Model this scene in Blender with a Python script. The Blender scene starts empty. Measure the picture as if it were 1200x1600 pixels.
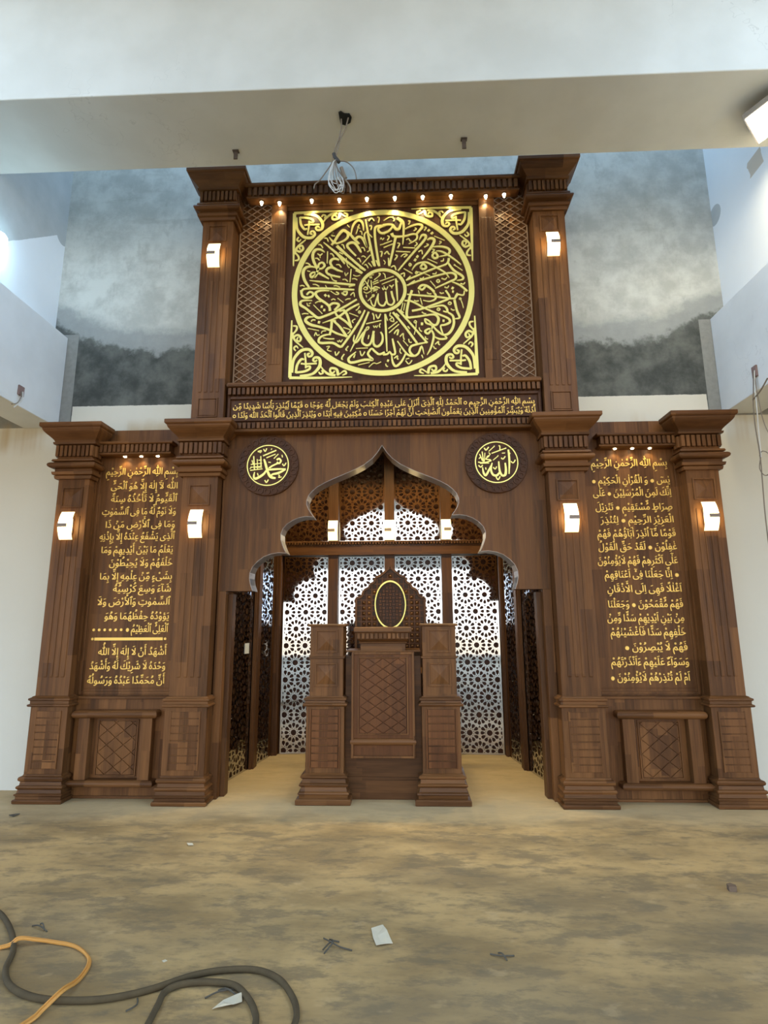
# A mosque prayer niche in carved teak with gold calligraphy, in an unfinished hall.
EXPOSURE = 1.0
SKY = 3.0
SPOT_W = 1.9     # small spotlights, watts
SPOT_S = 0.8
NICHE_W = 30.0
import bpy, bmesh, math, random
from mathutils import Matrix, Vector
from mathutils.geometry import delaunay_2d_cdt
random.seed(7)
C = bpy.context.scene.collection
SC = bpy.context.scene
# ------------------------------------------------------------------ camera
cam_d = bpy.data.cameras.new('camera'); cam = bpy.data.objects.new('camera', cam_d); C.objects.link(cam)
cam_d.sensor_fit = 'VERTICAL'; cam_d.sensor_height = 24.0; cam_d.lens = 875.34 / 1600 * 24.0
cam_d.clip_start = 0.05; cam_d.clip_end = 200
_p, _y, _r = (math.radians(v) for v in (10.984, -2.176, -0.287))
fw = Vector((math.sin(_y) * math.cos(_p), math.cos(_y) * math.cos(_p), math.sin(_p)))
rt = Vector((math.cos(_y), -math.sin(_y), 0)); up = rt.cross(fw)
r2 = rt * math.cos(_r) + up * math.sin(_r); u2 = up * math.cos(_r) - rt * math.sin(_r)
cam.matrix_world = Matrix(((r2.x, u2.x, -fw.x, 0.216), (r2.y, u2.y, -fw.y, -5.0), (r2.z, u2.z, -fw.z, 1.54), (0, 0, 0, 1)))
SC.camera = cam
SC.view_settings.view_transform = 'Standard'; SC.view_settings.look = 'None'
SC.view_settings.exposure = EXPOSURE; SC.view_settings.gamma = 1.0; SC.view_settings.use_curve_mapping = False
SC.cycles.use_denoising = True
SC.cycles.max_bounces = 7; SC.cycles.diffuse_bounces = 4; SC.cycles.glossy_bounces = 4
SC.cycles.sample_clamp_indirect = 6.0
SC.cycles.caustics_reflective = False; SC.cycles.caustics_refractive = False
# ------------------------------------------------------------------ world: hazy daylight outside the hall
W = bpy.data.worlds.new('daylight'); SC.world = W; W.use_nodes = True
_n = W.node_tree; _n.nodes.clear()
_o = _n.nodes.new('ShaderNodeOutputWorld'); _b = _n.nodes.new('ShaderNodeBackground')
_t = _n.nodes.new('ShaderNodeTexCoord'); _s = _n.nodes.new('ShaderNodeSeparateXYZ'); _c = _n.nodes.new('ShaderNodeValToRGB')
_m = _n.nodes.new('ShaderNodeMapRange'); _m.inputs['From Min'].default_value = -0.5; _m.inputs['From Max'].default_value = 0.8
_e = _c.color_ramp.elements
_e[0].position = 0.0; _e[0].color = (0.30, 0.25, 0.18, 1)
_e[1].position = 1.0; _e[1].color = (0.62, 0.95, 1.40, 1)
for _q, _col in ((0.36, (0.42, 0.36, 0.28, 1)), (0.40, (0.95, 0.95, 0.92, 1)), (0.55, (0.72, 0.86, 1.0, 1))):
    _k = _c.color_ramp.elements.new(_q); _k.color = _col
_n.links.new(_t.outputs['Generated'], _s.inputs[0]); _n.links.new(_s.outputs['Z'], _m.inputs['Value'])
_a = _n.nodes.new('ShaderNodeMath'); _a.operation = 'ABSOLUTE'; _n.links.new(_s.outputs['X'], _a.inputs[0])
_x = _n.nodes.new('ShaderNodeMapRange'); _x.inputs['From Min'].default_value = 0.45; _x.inputs['From Max'].default_value = 0.85; _n.links.new(_a.outputs[0], _x.inputs['Value'])
_u = _n.nodes.new('ShaderNodeMath'); _u.operation = 'MULTIPLY'; _n.links.new(_x.outputs[0], _u.inputs[0])
_h = _n.nodes.new('ShaderNodeMath'); _h.operation = 'GREATER_THAN'; _n.links.new(_s.outputs['Z'], _h.inputs[0]); _h.inputs[1].default_value = 0.0; _n.links.new(_h.outputs[0], _u.inputs[1])
_v = _n.nodes.new('ShaderNodeMix'); _v.data_type = 'RGBA'; _n.links.new(_u.outputs[0], _v.inputs[0]); _n.links.new(_c.outputs[0], _v.inputs[6]); _v.inputs[7].default_value = (0.36, 0.66, 1.1, 1)
_n.links.new(_m.outputs[0], _c.inputs[0]); _n.links.new(_v.outputs[2], _b.inputs['Color'])
_b.inputs['Strength'].default_value = SKY; _n.links.new(_b.outputs[0], _o.inputs['Surface'])
def light_portal(loc, rot, sx, sy):
    d = bpy.data.lights.new('daylight_portal', 'AREA'); d.shape = 'RECTANGLE'; d.size = sx; d.size_y = sy
    d.cycles.is_portal = True
    o = bpy.data.objects.new('daylight_portal', d); o.location = loc; o.rotation_euler = rot; C.objects.link(o)
H = math.pi / 2
# ------------------------------------------------------------------ node helper
class E:
    nt = None
    def __init__(s, k): s.k = k
    def __add__(a, b): return mth('ADD', a, b)
    def __radd__(a, b): return mth('ADD', b, a)
    def __sub__(a, b): return mth('SUBTRACT', a, b)
    def __rsub__(a, b): return mth('SUBTRACT', b, a)
    def __mul__(a, b): return mth('MULTIPLY', a, b)
    def __rmul__(a, b): return mth('MULTIPLY', b, a)
    def __truediv__(a, b): return mth('DIVIDE', a, b)
def put(v, sock):
    if isinstance(v, E): E.nt.links.new(v.k, sock)
    else: sock.default_value = v
def mth(op, a, b=0.0):
    n = E.nt.nodes.new('ShaderNodeMath'); n.operation = op; put(a, n.inputs[0]); put(b, n.inputs[1]); return E(n.outputs[0])
def floor_(a): return mth('FLOOR', a)
def abs_(a): return mth('ABSOLUTE', a)
def gt(a, b): return mth('GREATER_THAN', a, b)
def lt(a, b): return mth('LESS_THAN', a, b)
def mx(a, b): return mth('MAXIMUM', a, b)
def mn(a, b): return mth('MINIMUM', a, b)
def step(x, a, b):
    n = E.nt.nodes.new('ShaderNodeMapRange'); n.interpolation_type = 'SMOOTHSTEP'
    put(x, n.inputs['Value']); put(a, n.inputs['From Min']); put(b, n.inputs['From Max']); return E(n.outputs[0])
def ramp01(x, a, b, lo=0.0, hi=1.0):
    n = E.nt.nodes.new('ShaderNodeMapRange'); put(x, n.inputs['Value']); put(a, n.inputs['From Min']); put(b, n.inputs['From Max'])
    n.inputs['To Min'].default_value = lo; n.inputs['To Max'].default_value = hi; return E(n.outputs[0])
def xyz(x, y, z):
    n = E.nt.nodes.new('ShaderNodeCombineXYZ'); put(x, n.inputs[0]); put(y, n.inputs[1]); put(z, n.inputs[2]); return E(n.outputs[0])
def noise(v, scale, detail=3.0, rough=0.55):
    n = E.nt.nodes.new('ShaderNodeTexNoise'); put(v, n.inputs['Vector']); n.inputs['Scale'].default_value = scale
    n.inputs['Detail'].default_value = detail; n.inputs['Roughness'].default_value = rough; return E(n.outputs['Fac'])
def white(v):
    n = E.nt.nodes.new('ShaderNodeTexWhiteNoise'); n.noise_dimensions = '3D'; put(v, n.inputs['Vector']); return E(n.outputs['Value'])
def mix(f, a, b, mode='MIX'):
    n = E.nt.nodes.new('ShaderNodeMix'); n.data_type = 'RGBA'; n.blend_type = mode
    put(f, n.inputs[0])
    for v, i in ((a, 6), (b, 7)):
        if isinstance(v, E): put(v, n.inputs[i])
        else: n.inputs[i].default_value = (v[0], v[1], v[2], 1)
    return E(n.outputs[2])
def material(name, rough=0.5, metal=0.0, color=(0.5, 0.5, 0.5)):
    m = bpy.data.materials.new(name); m.use_nodes = True; E.nt = m.node_tree
    b = m.node_tree.nodes['Principled BSDF']; b.inputs['Roughness'].default_value = rough; b.inputs['Metallic'].default_value = metal
    b.inputs['Base Color'].default_value = (*color, 1); b.inputs['Specular IOR Level'].default_value = 0.3
    return m, b
def coords():
    t = E.nt.nodes.new('ShaderNodeTexCoord'); s = E.nt.nodes.new('ShaderNodeSeparateXYZ'); E.nt.links.new(t.outputs['Object'], s.inputs[0])
    return E(t.outputs['Object']), E(s.outputs[0]), E(s.outputs[1]), E(s.outputs[2])
def bump(b, h, strength=0.2, dist=0.01):
    n = E.nt.nodes.new('ShaderNodeBump'); n.inputs['Strength'].default_value = strength; n.inputs['Distance'].default_value = dist
    put(h, n.inputs['Height']); E.nt.links.new(n.outputs[0], b.inputs['Normal'])
def wood(name, axis='Z', tone=1.0, stave=0.11, length=0.8, vary=0.45, rough=0.42, tint=(1, 1, 1)):
    m, b = material(name, rough); b.inputs['Specular IOR Level'].default_value = 0.18
    v, x, y, z = coords()
    if axis == 'Z': s, t = x + y * 0.83, z
    else: s, t = z + y * 0.83, x
    i = floor_(s / stave + 100.0)
    j = floor_(t / length + white(xyz(i, 3.0, 1.0)) * 5.0)
    h = white(xyz(i, j, 7.0))
    h2 = white(xyz(i, j, 2.0))
    g = noise(xyz(s * 26.0 + h * 40.0, y * 6.0, t * 1.3), 1.0, 4.0, 0.6)
    g2 = noise(xyz(s * 120.0, y * 30.0, t * 5.0), 1.0, 2.0)
    k = (h - 0.5) * vary + (g - 0.5) * 1.0 + (g2 - 0.5) * 0.45 + 0.5
    c = mix(step(k, 0.0, 1.0), tuple(a * tone * q for a, q in zip((0.054, 0.0200, 0.0056), tint)), tuple(a * tone * q for a, q in zip((0.210, 0.086, 0.0265), tint)))
    c = mix(h2 * 0.35, c, tuple(a * tone * q for a, q in zip((0.084, 0.031, 0.0105), tint)))
    put(c, b.inputs['Base Color'])
    put(ramp01(g, 0.3, 0.7, rough - 0.08, rough + 0.12), b.inputs['Roughness'])
    bump(b, g * 0.7 + g2 * 0.3, 0.12, 0.004)
    return m
WOOD = wood('teak_vertical')
WOODH = wood('teak_horizontal', 'X', 1.0, 0.09, 0.5)
DARK = wood('teak_dark', 'Z', 0.62, 0.12, 0.9, 0.25, 0.4)
DARKH = wood('teak_dark_horizontal', 'X', 0.7, 0.1, 0.6, 0.25, 0.4)
BLOCK = wood('teak_blocks', 'Z', 1.1, 0.085, 0.33, 0.5)
LIGHTW = wood('teak_pale_strip', 'Z', 4.2, 0.2, 0.7, 0.2, 0.5, (0.72, 1.15, 2.3))
BOARD = wood('walnut_board', 'Z', 0.55, 0.3, 1.5, 0.15, 0.45, (1.0, 0.95, 1.15))
def simple(name, col, rough=0.5, metal=0.0, ns=0.0, nscale=8.0, bumpy=0.0):
    m, b = material(name, rough, metal, col)
    if ns or bumpy:
        v, x, y, z = coords(); n = noise(v, nscale, 4.0)
        if ns: put(mix(n, tuple(c * (1 - ns) for c in col), tuple(min(1, c * (1 + ns)) for c in col)), b.inputs['Base Color'])
        if bumpy: bump(b, n, bumpy, 0.01)
    return m
GOLD = simple('gold_acrylic', (0.95, 0.80, 0.24), 0.36, 0.4, 0.06, 3.0)
GOLDT = simple('gold_letter', (0.88, 0.55, 0.13), 0.4, 0.35, 0.05, 5.0)
STEEL = simple('polished_steel', (0.52, 0.525, 0.54), 0.05, 1.0, 0.05, 1.2, 0.02)
BAND = simple('dark_clamp', (0.22, 0.17, 0.14), 0.5, 0.2)
CHROME = simple('chrome_band', (0.45, 0.40, 0.36), 0.25, 0.9, 0.05)
BRACKET = simple('rusty_iron', (0.10, 0.075, 0.06), 0.8, 0.2, 0.4, 30.0)
def glow(name, col, s, base=(0.9, 0.85, 0.7)):
    m, b = material(name, 0.4, 0.0, base)
    b.inputs['Emission Color'].default_value = (*col, 1); b.inputs['Emission Strength'].default_value = s
    return m
def shade(name, col, lo, hi):
    # glass lit from inside: hottest over the bulb at mid height, dimmer towards its two ends
    m = glow(name, col, 1.0); E.nt = m.node_tree
    t = E.nt.nodes.new('ShaderNodeTexCoord'); s = E.nt.nodes.new('ShaderNodeSeparateXYZ'); E.nt.links.new(t.outputs['Generated'], s.inputs[0])
    h = 1.0 - abs_(E(s.outputs[2]) * 2.0 - 1.0)
    put(lo + h * h * (hi - lo), m.node_tree.nodes['Principled BSDF'].inputs['Emission Strength']); return m
SHADE = shade('lit_glass_shade', (1.0, 0.78, 0.36), 0.75, 13.0)
SHADE2 = glow('lit_patterned_shade', (1.0, 0.80, 0.38), 1.0)
BULB = glow('lit_bulb', (1.0, 0.84, 0.52), 12.0)
FLOOD = glow('lit_flood_panel', (1.0, 0.85, 0.55), 30.0)
COOL = glow('lit_cool_bulb', (0.50, 0.78, 1.0), 28.0)
# ---- wall, plaster and paint
def plaster_front():
    m, b = material('front_wall_plaster', 0.9)
    v, x, y, z = coords(); ax = abs_(x)
    n1 = noise(v, 1.3, 4.0); n2 = noise(v, 4.5, 6.0, 0.65); n3 = noise(v, 22.0, 4.0)
    grey = mix(step(n1 * 0.4 + n2 * 0.6, 0.38, 0.62), (0.43, 0.435, 0.40), (0.60, 0.605, 0.56))
    grey = mix(step(noise(xyz(x * 0.6, y, z * 3.0), 2.2, 4.0), 0.58, 0.72) * 0.4, grey, (0.36, 0.355, 0.31))
    n4 = noise(v, 11.0, 5.0, 0.7)
    grey = mix(step(noise(xyz(x, y, z * 0.5), 7.0, 6.0, 0.7), 0.56, 0.66) * 0.3, grey, (0.33, 0.33, 0.29))
    e = (n1 - 0.5) * 0.4 + (n2 - 0.5) * 0.35 + (n4 - 0.5) * 0.22
    dn = ax - 2.9
    edge = 4.42 + e + mx(dn, 0.0) * 0.45
    mid = step(z - edge, 0.34, 0.16)
    col = mix(mid * 0.85, grey, mix(n2, (0.20, 0.21, 0.21), (0.33, 0.34, 0.33)))
    wet = step(z - edge, 0.05, -0.06)
    col = mix(wet, col, mix(step(n2, 0.3, 0.75), (0.05, 0.054, 0.05), (0.145, 0.15, 0.135)))
    strip = gt(ax, 3.31) * lt(z, 4.62)
    col = mix(strip, col, mix(n3, (0.19, 0.19, 0.18), (0.30, 0.30, 0.28)))
    cream = mix(n1, (0.60, 0.565, 0.48), (0.66, 0.63, 0.55))
    lower = lt(z, 3.56); band = lt(z, 3.79 + (n3 - 0.5) * 0.012) * lt(ax, 3.30 + (n2 - 0.5) * 0.02)
    col = mix(mx(lower, band), col, cream)
    hx = step(abs_(ax - 3.12) - n2 * 0.12, 0.20, 0.0) * lt(z, 3.6) * step(n1 * 0.5 + noise(xyz(x, y, z * 1.0), 3.0, 3.0) * 0.5, 0.42, 0.60)
    hz = step(abs_(z - 3.44) - n2 * 0.12, 0.16, 0.0) * step(noise(xyz(x * 1.2, y, 1.0), 3.0, 3.0), 0.42, 0.62)
    col = mix(mx(hx, hz) * 0.55, col, (0.42, 0.27, 0.10))
    put(col, b.inputs['Base Color']); bump(b, n2 * 0.6 + n3 * 0.4, 0.25, 0.01)
    return m
def painted(name, a, c, dirt=0.2, scale=1.6):
    m, b = material(name, 0.75)
    v, x, y, z = coords(); n1 = noise(v, scale, 4.0); n2 = noise(v, 60.0, 3.0)
    col = mix(step(n1, 0.3, 0.7), a, c)
    crack = step(abs_(noise(v, 0.9, 5.0, 0.6) - 0.5), 0.0025, 0.0) * step(noise(v, 0.7, 1.0), 0.52, 0.6)
    col = mix(crack * dirt, col, (0.2, 0.18, 0.15))
    put(col, b.inputs['Base Color']); bump(b, n2 * 0.7 + n1 * 0.3, 0.12, 0.005)
    return m
def side_paint():
    m, b = material('side_wall_paint', 0.8)
    v, x, y, z = coords(); n1 = noise(v, 1.6, 4.0); n2 = noise(v, 5.0, 5.0)
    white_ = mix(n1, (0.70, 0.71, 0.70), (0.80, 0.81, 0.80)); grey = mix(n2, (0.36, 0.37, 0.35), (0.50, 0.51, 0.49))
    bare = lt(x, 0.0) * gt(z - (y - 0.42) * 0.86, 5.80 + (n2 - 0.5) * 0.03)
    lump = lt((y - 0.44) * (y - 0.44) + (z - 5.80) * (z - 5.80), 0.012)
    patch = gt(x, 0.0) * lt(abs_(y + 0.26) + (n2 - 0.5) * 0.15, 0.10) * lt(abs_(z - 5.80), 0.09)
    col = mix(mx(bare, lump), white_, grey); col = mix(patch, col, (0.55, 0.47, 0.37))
    put(col, b.inputs['Base Color']); return m
def concrete():
    m, b = material('concrete_floor', 0.62)
    v, x, y, z = coords()
    a = noise(xyz(x * 0.75, y * 1.7, 0.0), 1.5, 5.0, 0.62); c = noise(xyz(x * 1.1 + 5.0, y * 2.6, 3.0), 3.2, 6.0, 0.68)
    d = noise(xyz(x * 0.5, y * 0.9, 9.0), 0.8, 3.0); f = noise(v, 45.0, 4.0)
    col = mix(step(a, 0.34, 0.64), (0.27, 0.178, 0.080), (0.49, 0.322, 0.138))
    col = mix(step(c, 0.48, 0.62) * 0.62, col, (0.165, 0.122, 0.070))
    col = mix(step(d, 0.48, 0.66) * 0.40, col, (0.23, 0.175, 0.104))
    col = mix(step(noise(xyz(x, y * 1.5, 20.0), 5.5, 4.0), 0.60, 0.70) * 0.35, col, (0.56, 0.385, 0.195))
    col = mix(step(noise(xyz(x * 1.4, y * 3.4, 31.0), 7.0, 5.0, 0.7), 0.50, 0.66) * 0.32, col, (0.15, 0.12, 0.085))
    far_pale = step(y + (a - 0.5) * 0.6, -0.45, 0.05)  # floor turns paler towards the front wall and inside the niche
    col = mix(far_pale * 0.7, col, (0.58, 0.42, 0.225))
    col = mix(step(noise(v, 140.0, 1.0), 0.74, 0.80) * 0.4, col, (0.12, 0.10, 0.08))
    put(col, b.inputs['Base Color']); put(ramp01(c, 0.3, 0.7, 0.5, 0.75), b.inputs['Roughness'])
    bump(b, f * 0.5 + c * 0.5, 0.15, 0.006)
    return m
PLASTER = plaster_front(); PAINT = painted('beam_paint', (0.555, 0.535, 0.475), (0.62, 0.60, 0.54), 0.2)
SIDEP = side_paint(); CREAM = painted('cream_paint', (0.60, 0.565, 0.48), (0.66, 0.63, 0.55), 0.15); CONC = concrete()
PAINTB = painted('side_beam_paint', (0.66, 0.66, 0.63), (0.74, 0.74, 0.71), 0.15)
# ------------------------------------------------------------------ mesh builder
class MB:
    def __init__(s): s.v = []; s.f = []; s.sm = False
    def box(s, x0, x1, y0, y1, z0, z1):
        b = len(s.v)
        s.v += [(x0, y0, z0), (x1, y0, z0), (x1, y1, z0), (x0, y1, z0), (x0, y0, z1), (x1, y0, z1), (x1, y1, z1), (x0, y1, z1)]
        s.f += [tuple(b + i for i in q) for q in ((0, 3, 2, 1), (4, 5, 6, 7), (0, 1, 5, 4), (1, 2, 6, 5), (2, 3, 7, 6), (3, 0, 4, 7))]
        return s
    def stack(s, x0, x1, yf, yb, prof, back=False):
        # mouldings wrapped round three faces: prof = [(height, overhang)...]
        b = len(s.v); n = len(prof)
        for z, o in prof:
            yy = yb + (o if back else 0)
            s.v += [(x0 - o, yf - o, z), (x1 + o, yf - o, z), (x1 + o, yy, z), (x0 - o, yy, z)]
        for i in range(n - 1):
            for k in range(4):
                a = b + i * 4 + k; c = b + i * 4 + (k + 1) % 4
                s.f.append((a, c, c + 4, a + 4))
        s.f.append((b + 3, b + 2, b + 1, b)); e = b + (n - 1) * 4; s.f.append((e, e + 1, e + 2, e + 3))
        return s
    def prism(s, pts, y0, y1):
        # pts: (x,z) outline, front at y0
        b = len(s.v); n = len(pts)
        s.v += [(x, y0, z) for x, z in pts] + [(x, y1, z) for x, z in pts]
        s.f.append(tuple(range(b, b + n))); s.f.append(tuple(range(b + 2 * n - 1, b + n - 1, -1)))
        for i in range(n):
            j = (i + 1) % n; s.f.append((b + i, b + n + i, b + n + j, b + j))
        return s
    def vprism(s, pts, z0, z1):
        b = len(s.v); n = len(pts); s.v += [(x, y, z0) for x, y in pts] + [(x, y, z1) for x, y in pts]
        s.f += [tuple(range(b, b + n)), tuple(range(b + 2 * n - 1, b + n - 1, -1))] + [(b + i, b + n + i, b + n + (i + 1) % n, b + (i + 1) % n) for i in range(n)]
        return s
    def ring(s, cx, cz, ro, ri, y0, y1, n=72, sx=1.0):
        b = len(s.v)
        for i in range(n):
            a = 2 * math.pi * i / n; ca, sa = math.cos(a) * sx, math.sin(a)
            for r, y in ((ro, y1), (ro, y0), (ri, y0), (ri, y1)): s.v.append((cx + r * ca, y, cz + r * sa))
        for i in range(n):
            j = (i + 1) % n
            for k in range(4):
                l = (k + 1) % 4; s.f.append((b + i * 4 + k, b + i * 4 + l, b + j * 4 + l, b + j * 4 + k))
        return s
    def disc(s, cx, cz, r, y0, y1, n=48, sx=1.0):
        return s.prism([(cx + r * sx * math.cos(2 * math.pi * i / n), cz + r * math.sin(2 * math.pi * i / n)) for i in range(n)], y0, y1)
    def pyramid(s, x0, x1, z0, z1, y, h):
        b = len(s.v)
        s.v += [(x0, y, z0), (x1, y, z0), (x1, y, z1), (x0, y, z1), ((x0 + x1) / 2, y - h, (z0 + z1) / 2)]
        s.f += [(b, b + 1, b + 4), (b + 1, b + 2, b + 4), (b + 2, b + 3, b + 4), (b + 3, b, b + 4), (b + 3, b + 2, b + 1, b)]
        return s
    def tube(s, pts, r, n=8, rr=None):
        pts = [Vector(p) for p in pts]; b = len(s.v); s.sm = True
        for i, p in enumerate(pts):
            d = (pts[min(i + 1, len(pts) - 1)] - pts[max(i - 1, 0)]).normalized()
            a = d.cross(Vector((0.13, 0.37, 0.92)));
            if a.length < 0.05: a = d.cross(Vector((1, 0, 0)))
            a.normalize(); c = d.cross(a); q = rr[i] if rr else r
            for k in range(n):
                t = 2 * math.pi * k / n; s.v.append(tuple(p + (a * math.cos(t) + c * math.sin(t)) * q))
        for i in range(len(pts) - 1):
            for k in range(n):
                l = (k + 1) % n; s.f.append((b + i * n + k, b + i * n + l, b + (i + 1) * n + l, b + (i + 1) * n + k))
        s.f.append(tuple(range(b + n - 1, b - 1, -1))); e = b + (len(pts) - 1) * n; s.f.append(tuple(range(e, e + n)))
        return s
    def cone(s, x, y, z0, z1, r0, r1, n=16):
        b = len(s.v); s.sm = True
        for z, r in ((z0, r0), (z1, r1)): s.v += [(x + r * math.cos(2 * math.pi * i / n), y + r * math.sin(2 * math.pi * i / n), z) for i in range(n)]
        for i in range(n):
            j = (i + 1) % n; s.f.append((b + i, b + j, b + n + j, b + n + i))
        s.f.append(tuple(range(b + n - 1, b - 1, -1))); s.f.append(tuple(range(b + n, b + 2 * n)))
        return s
    def ribbon(s, pts, y0, y1):
        # one pen stroke: pts = (x, z, width); smoothed and extruded
        P = []
        n = len(pts)
        if n == 2: P = list(pts)
        else:
            for i in range(n - 1):
                p0 = pts[max(i - 1, 0)]; p1 = pts[i]; p2 = pts[i + 1]; p3 = pts[min(i + 2, n - 1)]
                for k in range(4):
                    t = k / 4.0
                    P.append(tuple(0.5 * (2 * p1[d] + (p2[d] - p0[d]) * t + (2 * p0[d] - 5 * p1[d] + 4 * p2[d] - p3[d]) * t * t + (3 * p1[d] - p0[d] - 3 * p2[d] + p3[d]) * t ** 3) for d in range(3)))
            P.append(pts[-1])
        L, R = [], []
        for i, p in enumerate(P):
            a = P[max(i - 1, 0)]; c = P[min(i + 1, len(P) - 1)]
            dx, dz = c[0] - a[0], c[1] - a[1]; q = math.hypot(dx, dz) or 1e-6; w = max(p[2], 0.002) / 2
            L.append((p[0] - dz / q * w, p[1] + dx / q * w)); R.append((p[0] + dz / q * w, p[1] - dx / q * w))
        b = len(s.v); m = len(P)
        for y in (y0, y1):
            for (l, r) in zip(L, R): s.v += [(l[0], y, l[1]), (r[0], y, r[1])]
        o = 2 * m
        for i in range(m - 1):
            a = b + 2 * i
            s.f += [(a, a + 1, a + 3, a + 2), (a + o, a + o + 2, a + o + 3, a + o + 1), (a, a + 2, a + o + 2, a + o), (a + 1, a + o + 1, a + o + 3, a + 3)]
        for a in (b, b + 2 * (m - 1)): s.f.append((a, a + o, a + o + 1, a + 1))
        return s
    def add(s, vs, fs):
        b = len(s.v); s.v += vs; s.f += [tuple(b + i for i in f) for f in fs]; return s
def build(name, mb, mat, parent=None, bevel=0.0, smooth=None, label=None):
    me = bpy.data.meshes.new(name); me.from_pydata(mb.v, [], mb.f); me.materials.append(mat)
    bm = bmesh.new(); bm.from_mesh(me); bmesh.ops.recalc_face_normals(bm, faces=bm.faces); bm.to_mesh(me); bm.free()
    if mb.sm if smooth is None else smooth:
        for p in me.polygons: p.use_smooth = True
        try: me.set_sharp_from_angle(angle=math.radians(40))
        except Exception: pass
    o = bpy.data.objects.new(name, me); C.objects.link(o)
    if bevel:
        m = o.modifiers.new('edge', 'BEVEL'); m.width = bevel; m.segments = 2; m.limit_method = 'ANGLE'; m.angle_limit = math.radians(35)
    if parent is not None:
        o.parent = parent; o.matrix_parent_inverse = Matrix.Translation(-Vector(parent.location))
    if label: o['label'] = label
    return o
def thing(name, label, cat, loc, group=None):
    o = bpy.data.objects.new(name, None); o.empty_display_size = 0.1; C.objects.link(o); o.location = loc
    return tag(o, label, cat, group)
def tag(o, label, cat, group=None):
    o['label'] = label; o['category'] = cat; o['kind'] = 'thing'
    if group: o['group'] = group
    return o
def struct(name, mb, mat, bevel=0.0):
    o = build(name, mb, mat, None, bevel); o['kind'] = 'structure'; return o
def arc(z0, z1, o0, bulge, n=6):
    return [(z0 + (z1 - z0) * (0.5 - 0.5 * math.cos(math.pi * i / n)), o0 + bulge * math.sin(math.pi * i / n)) for i in range(n + 1)]
def dentils(mb, x0, x1, yf, yb, z0, z1, pitch, gap):
    n = max(1, round((x1 - x0) / pitch)); p = (x1 - x0) / n
    for i in range(n): mb.box(x0 + i * p + gap / 2, x0 + (i + 1) * p - gap / 2, yf, yb, z0, z1)
    return mb
def dentils_y(mb, xa, xb, y0, y1, z0, z1, pitch, gap):
    n = max(1, round((y1 - y0) / pitch)); p = (y1 - y0) / n
    for i in range(n): mb.box(xa, xb, y0 + i * p + gap / 2, y0 + (i + 1) * p - gap / 2, z0, z1)
def clip_seg(x0, z0, x1, z1, a, b, c, d):
    # clip a segment to the rectangle a<x<b, c<z<d
    t0, t1 = 0.0, 1.0; dx, dz = x1 - x0, z1 - z0
    for p, q in ((-dx, x0 - a), (dx, b - x0), (-dz, z0 - c), (dz, d - z0)):
        if abs(p) < 1e-9:
            if q < 0: return None
        else:
            r = q / p
            if p < 0: t0 = max(t0, r)
            else: t1 = min(t1, r)
    if t0 >= t1: return None
    return x0 + dx * t0, z0 + dz * t0, x0 + dx * t1, z0 + dz * t1
def lattice(mb, x0, x1, z0, z1, dx, dz, w, y0, y1):
    # crossing diagonal strips: lozenges dx wide, dz high
    k = dz / dx; n = int((z1 - z0 + (x1 - x0) * k) / dz) + 3
    for sgn in (1, -1):
        for i in range(-1, n):
            if sgn > 0: za = z0 + i * dz - (x1 - x0) * k
            else: za = z0 + i * dz
            s = clip_seg(x0, za, x1, za + sgn * (x1 - x0) * k, x0, x1, z0, z1)
            if s and math.hypot(s[2] - s[0], s[3] - s[1]) > 0.01:
                mb.ribbon([(s[0], s[1], w), (s[2], s[3], w)], y0 - (0.0008 if sgn > 0 else 0), y1)
    return mb
def clip_poly(pts, a, b, c, d):
    for ax, lim, sg in ((0, a, 1), (0, b, -1), (1, c, 1), (1, d, -1)):
        out = []
        for i in range(len(pts)):
            p, q = pts[i - 1], pts[i]; ip = (p[ax] - lim) * sg >= 0; iq = (q[ax] - lim) * sg >= 0
            if ip != iq:
                t = (lim - p[ax]) / (q[ax] - p[ax]); out.append((p[0] + (q[0] - p[0]) * t, p[1] + (q[1] - p[1]) * t))
            if iq: out.append(q)
        pts = out
        if not pts: return []
    return pts
def lozenges(mb, x0, x1, z0, z1, dx, dz, gap, y0, y1):
    # raised lozenge tiles with carved grooves between
    g = 1 - gap
    for r in range(-1, int((z1 - z0) / dz * 2) + 3):
        for q in range(-1, int((x1 - x0) / dx) + 3):
            cx = x0 + q * dx + (dx / 2 if r % 2 else 0); cz = z0 + r * dz / 2
            p = clip_poly([(cx - dx / 2 * g, cz), (cx, cz - dz / 2 * g), (cx + dx / 2 * g, cz), (cx, cz + dz / 2 * g)], x0, x1, z0, z1)
            if len(p) > 2: mb.prism(p, y0, y1)
    return mb
# ------------------------------------------------------------------ Arabic lettering (shaped by hand from the built-in font)
DUAL = {'ب': 0xFE8F, 'ت': 0xFE95, 'ث': 0xFE99, 'ج': 0xFE9D, 'ح': 0xFEA1, 'خ': 0xFEA5, 'س': 0xFEB1, 'ش': 0xFEB5, 'ص': 0xFEB9, 'ض': 0xFEBD,
        'ط': 0xFEC1, 'ظ': 0xFEC5, 'ع': 0xFEC9, 'غ': 0xFECD, 'ف': 0xFED1, 'ق': 0xFED5, 'ك': 0xFED9, 'ل': 0xFEDD, 'م': 0xFEE1, 'ن': 0xFEE5,
        'ه': 0xFEE9, 'ي': 0xFEF1, 'ئ': 0xFE89}
RIGHT = {'آ': 0xFE81, 'أ': 0xFE83, 'ؤ': 0xFE85, 'إ': 0xFE87, 'ا': 0xFE8D, 'ة': 0xFE93, 'د': 0xFEA9, 'ذ': 0xFEAB, 'ر': 0xFEAD, 'ز': 0xFEAF,
         'و': 0xFEED, 'ى': 0xFEEF, 'ٱ': 0xFB50}
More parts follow.
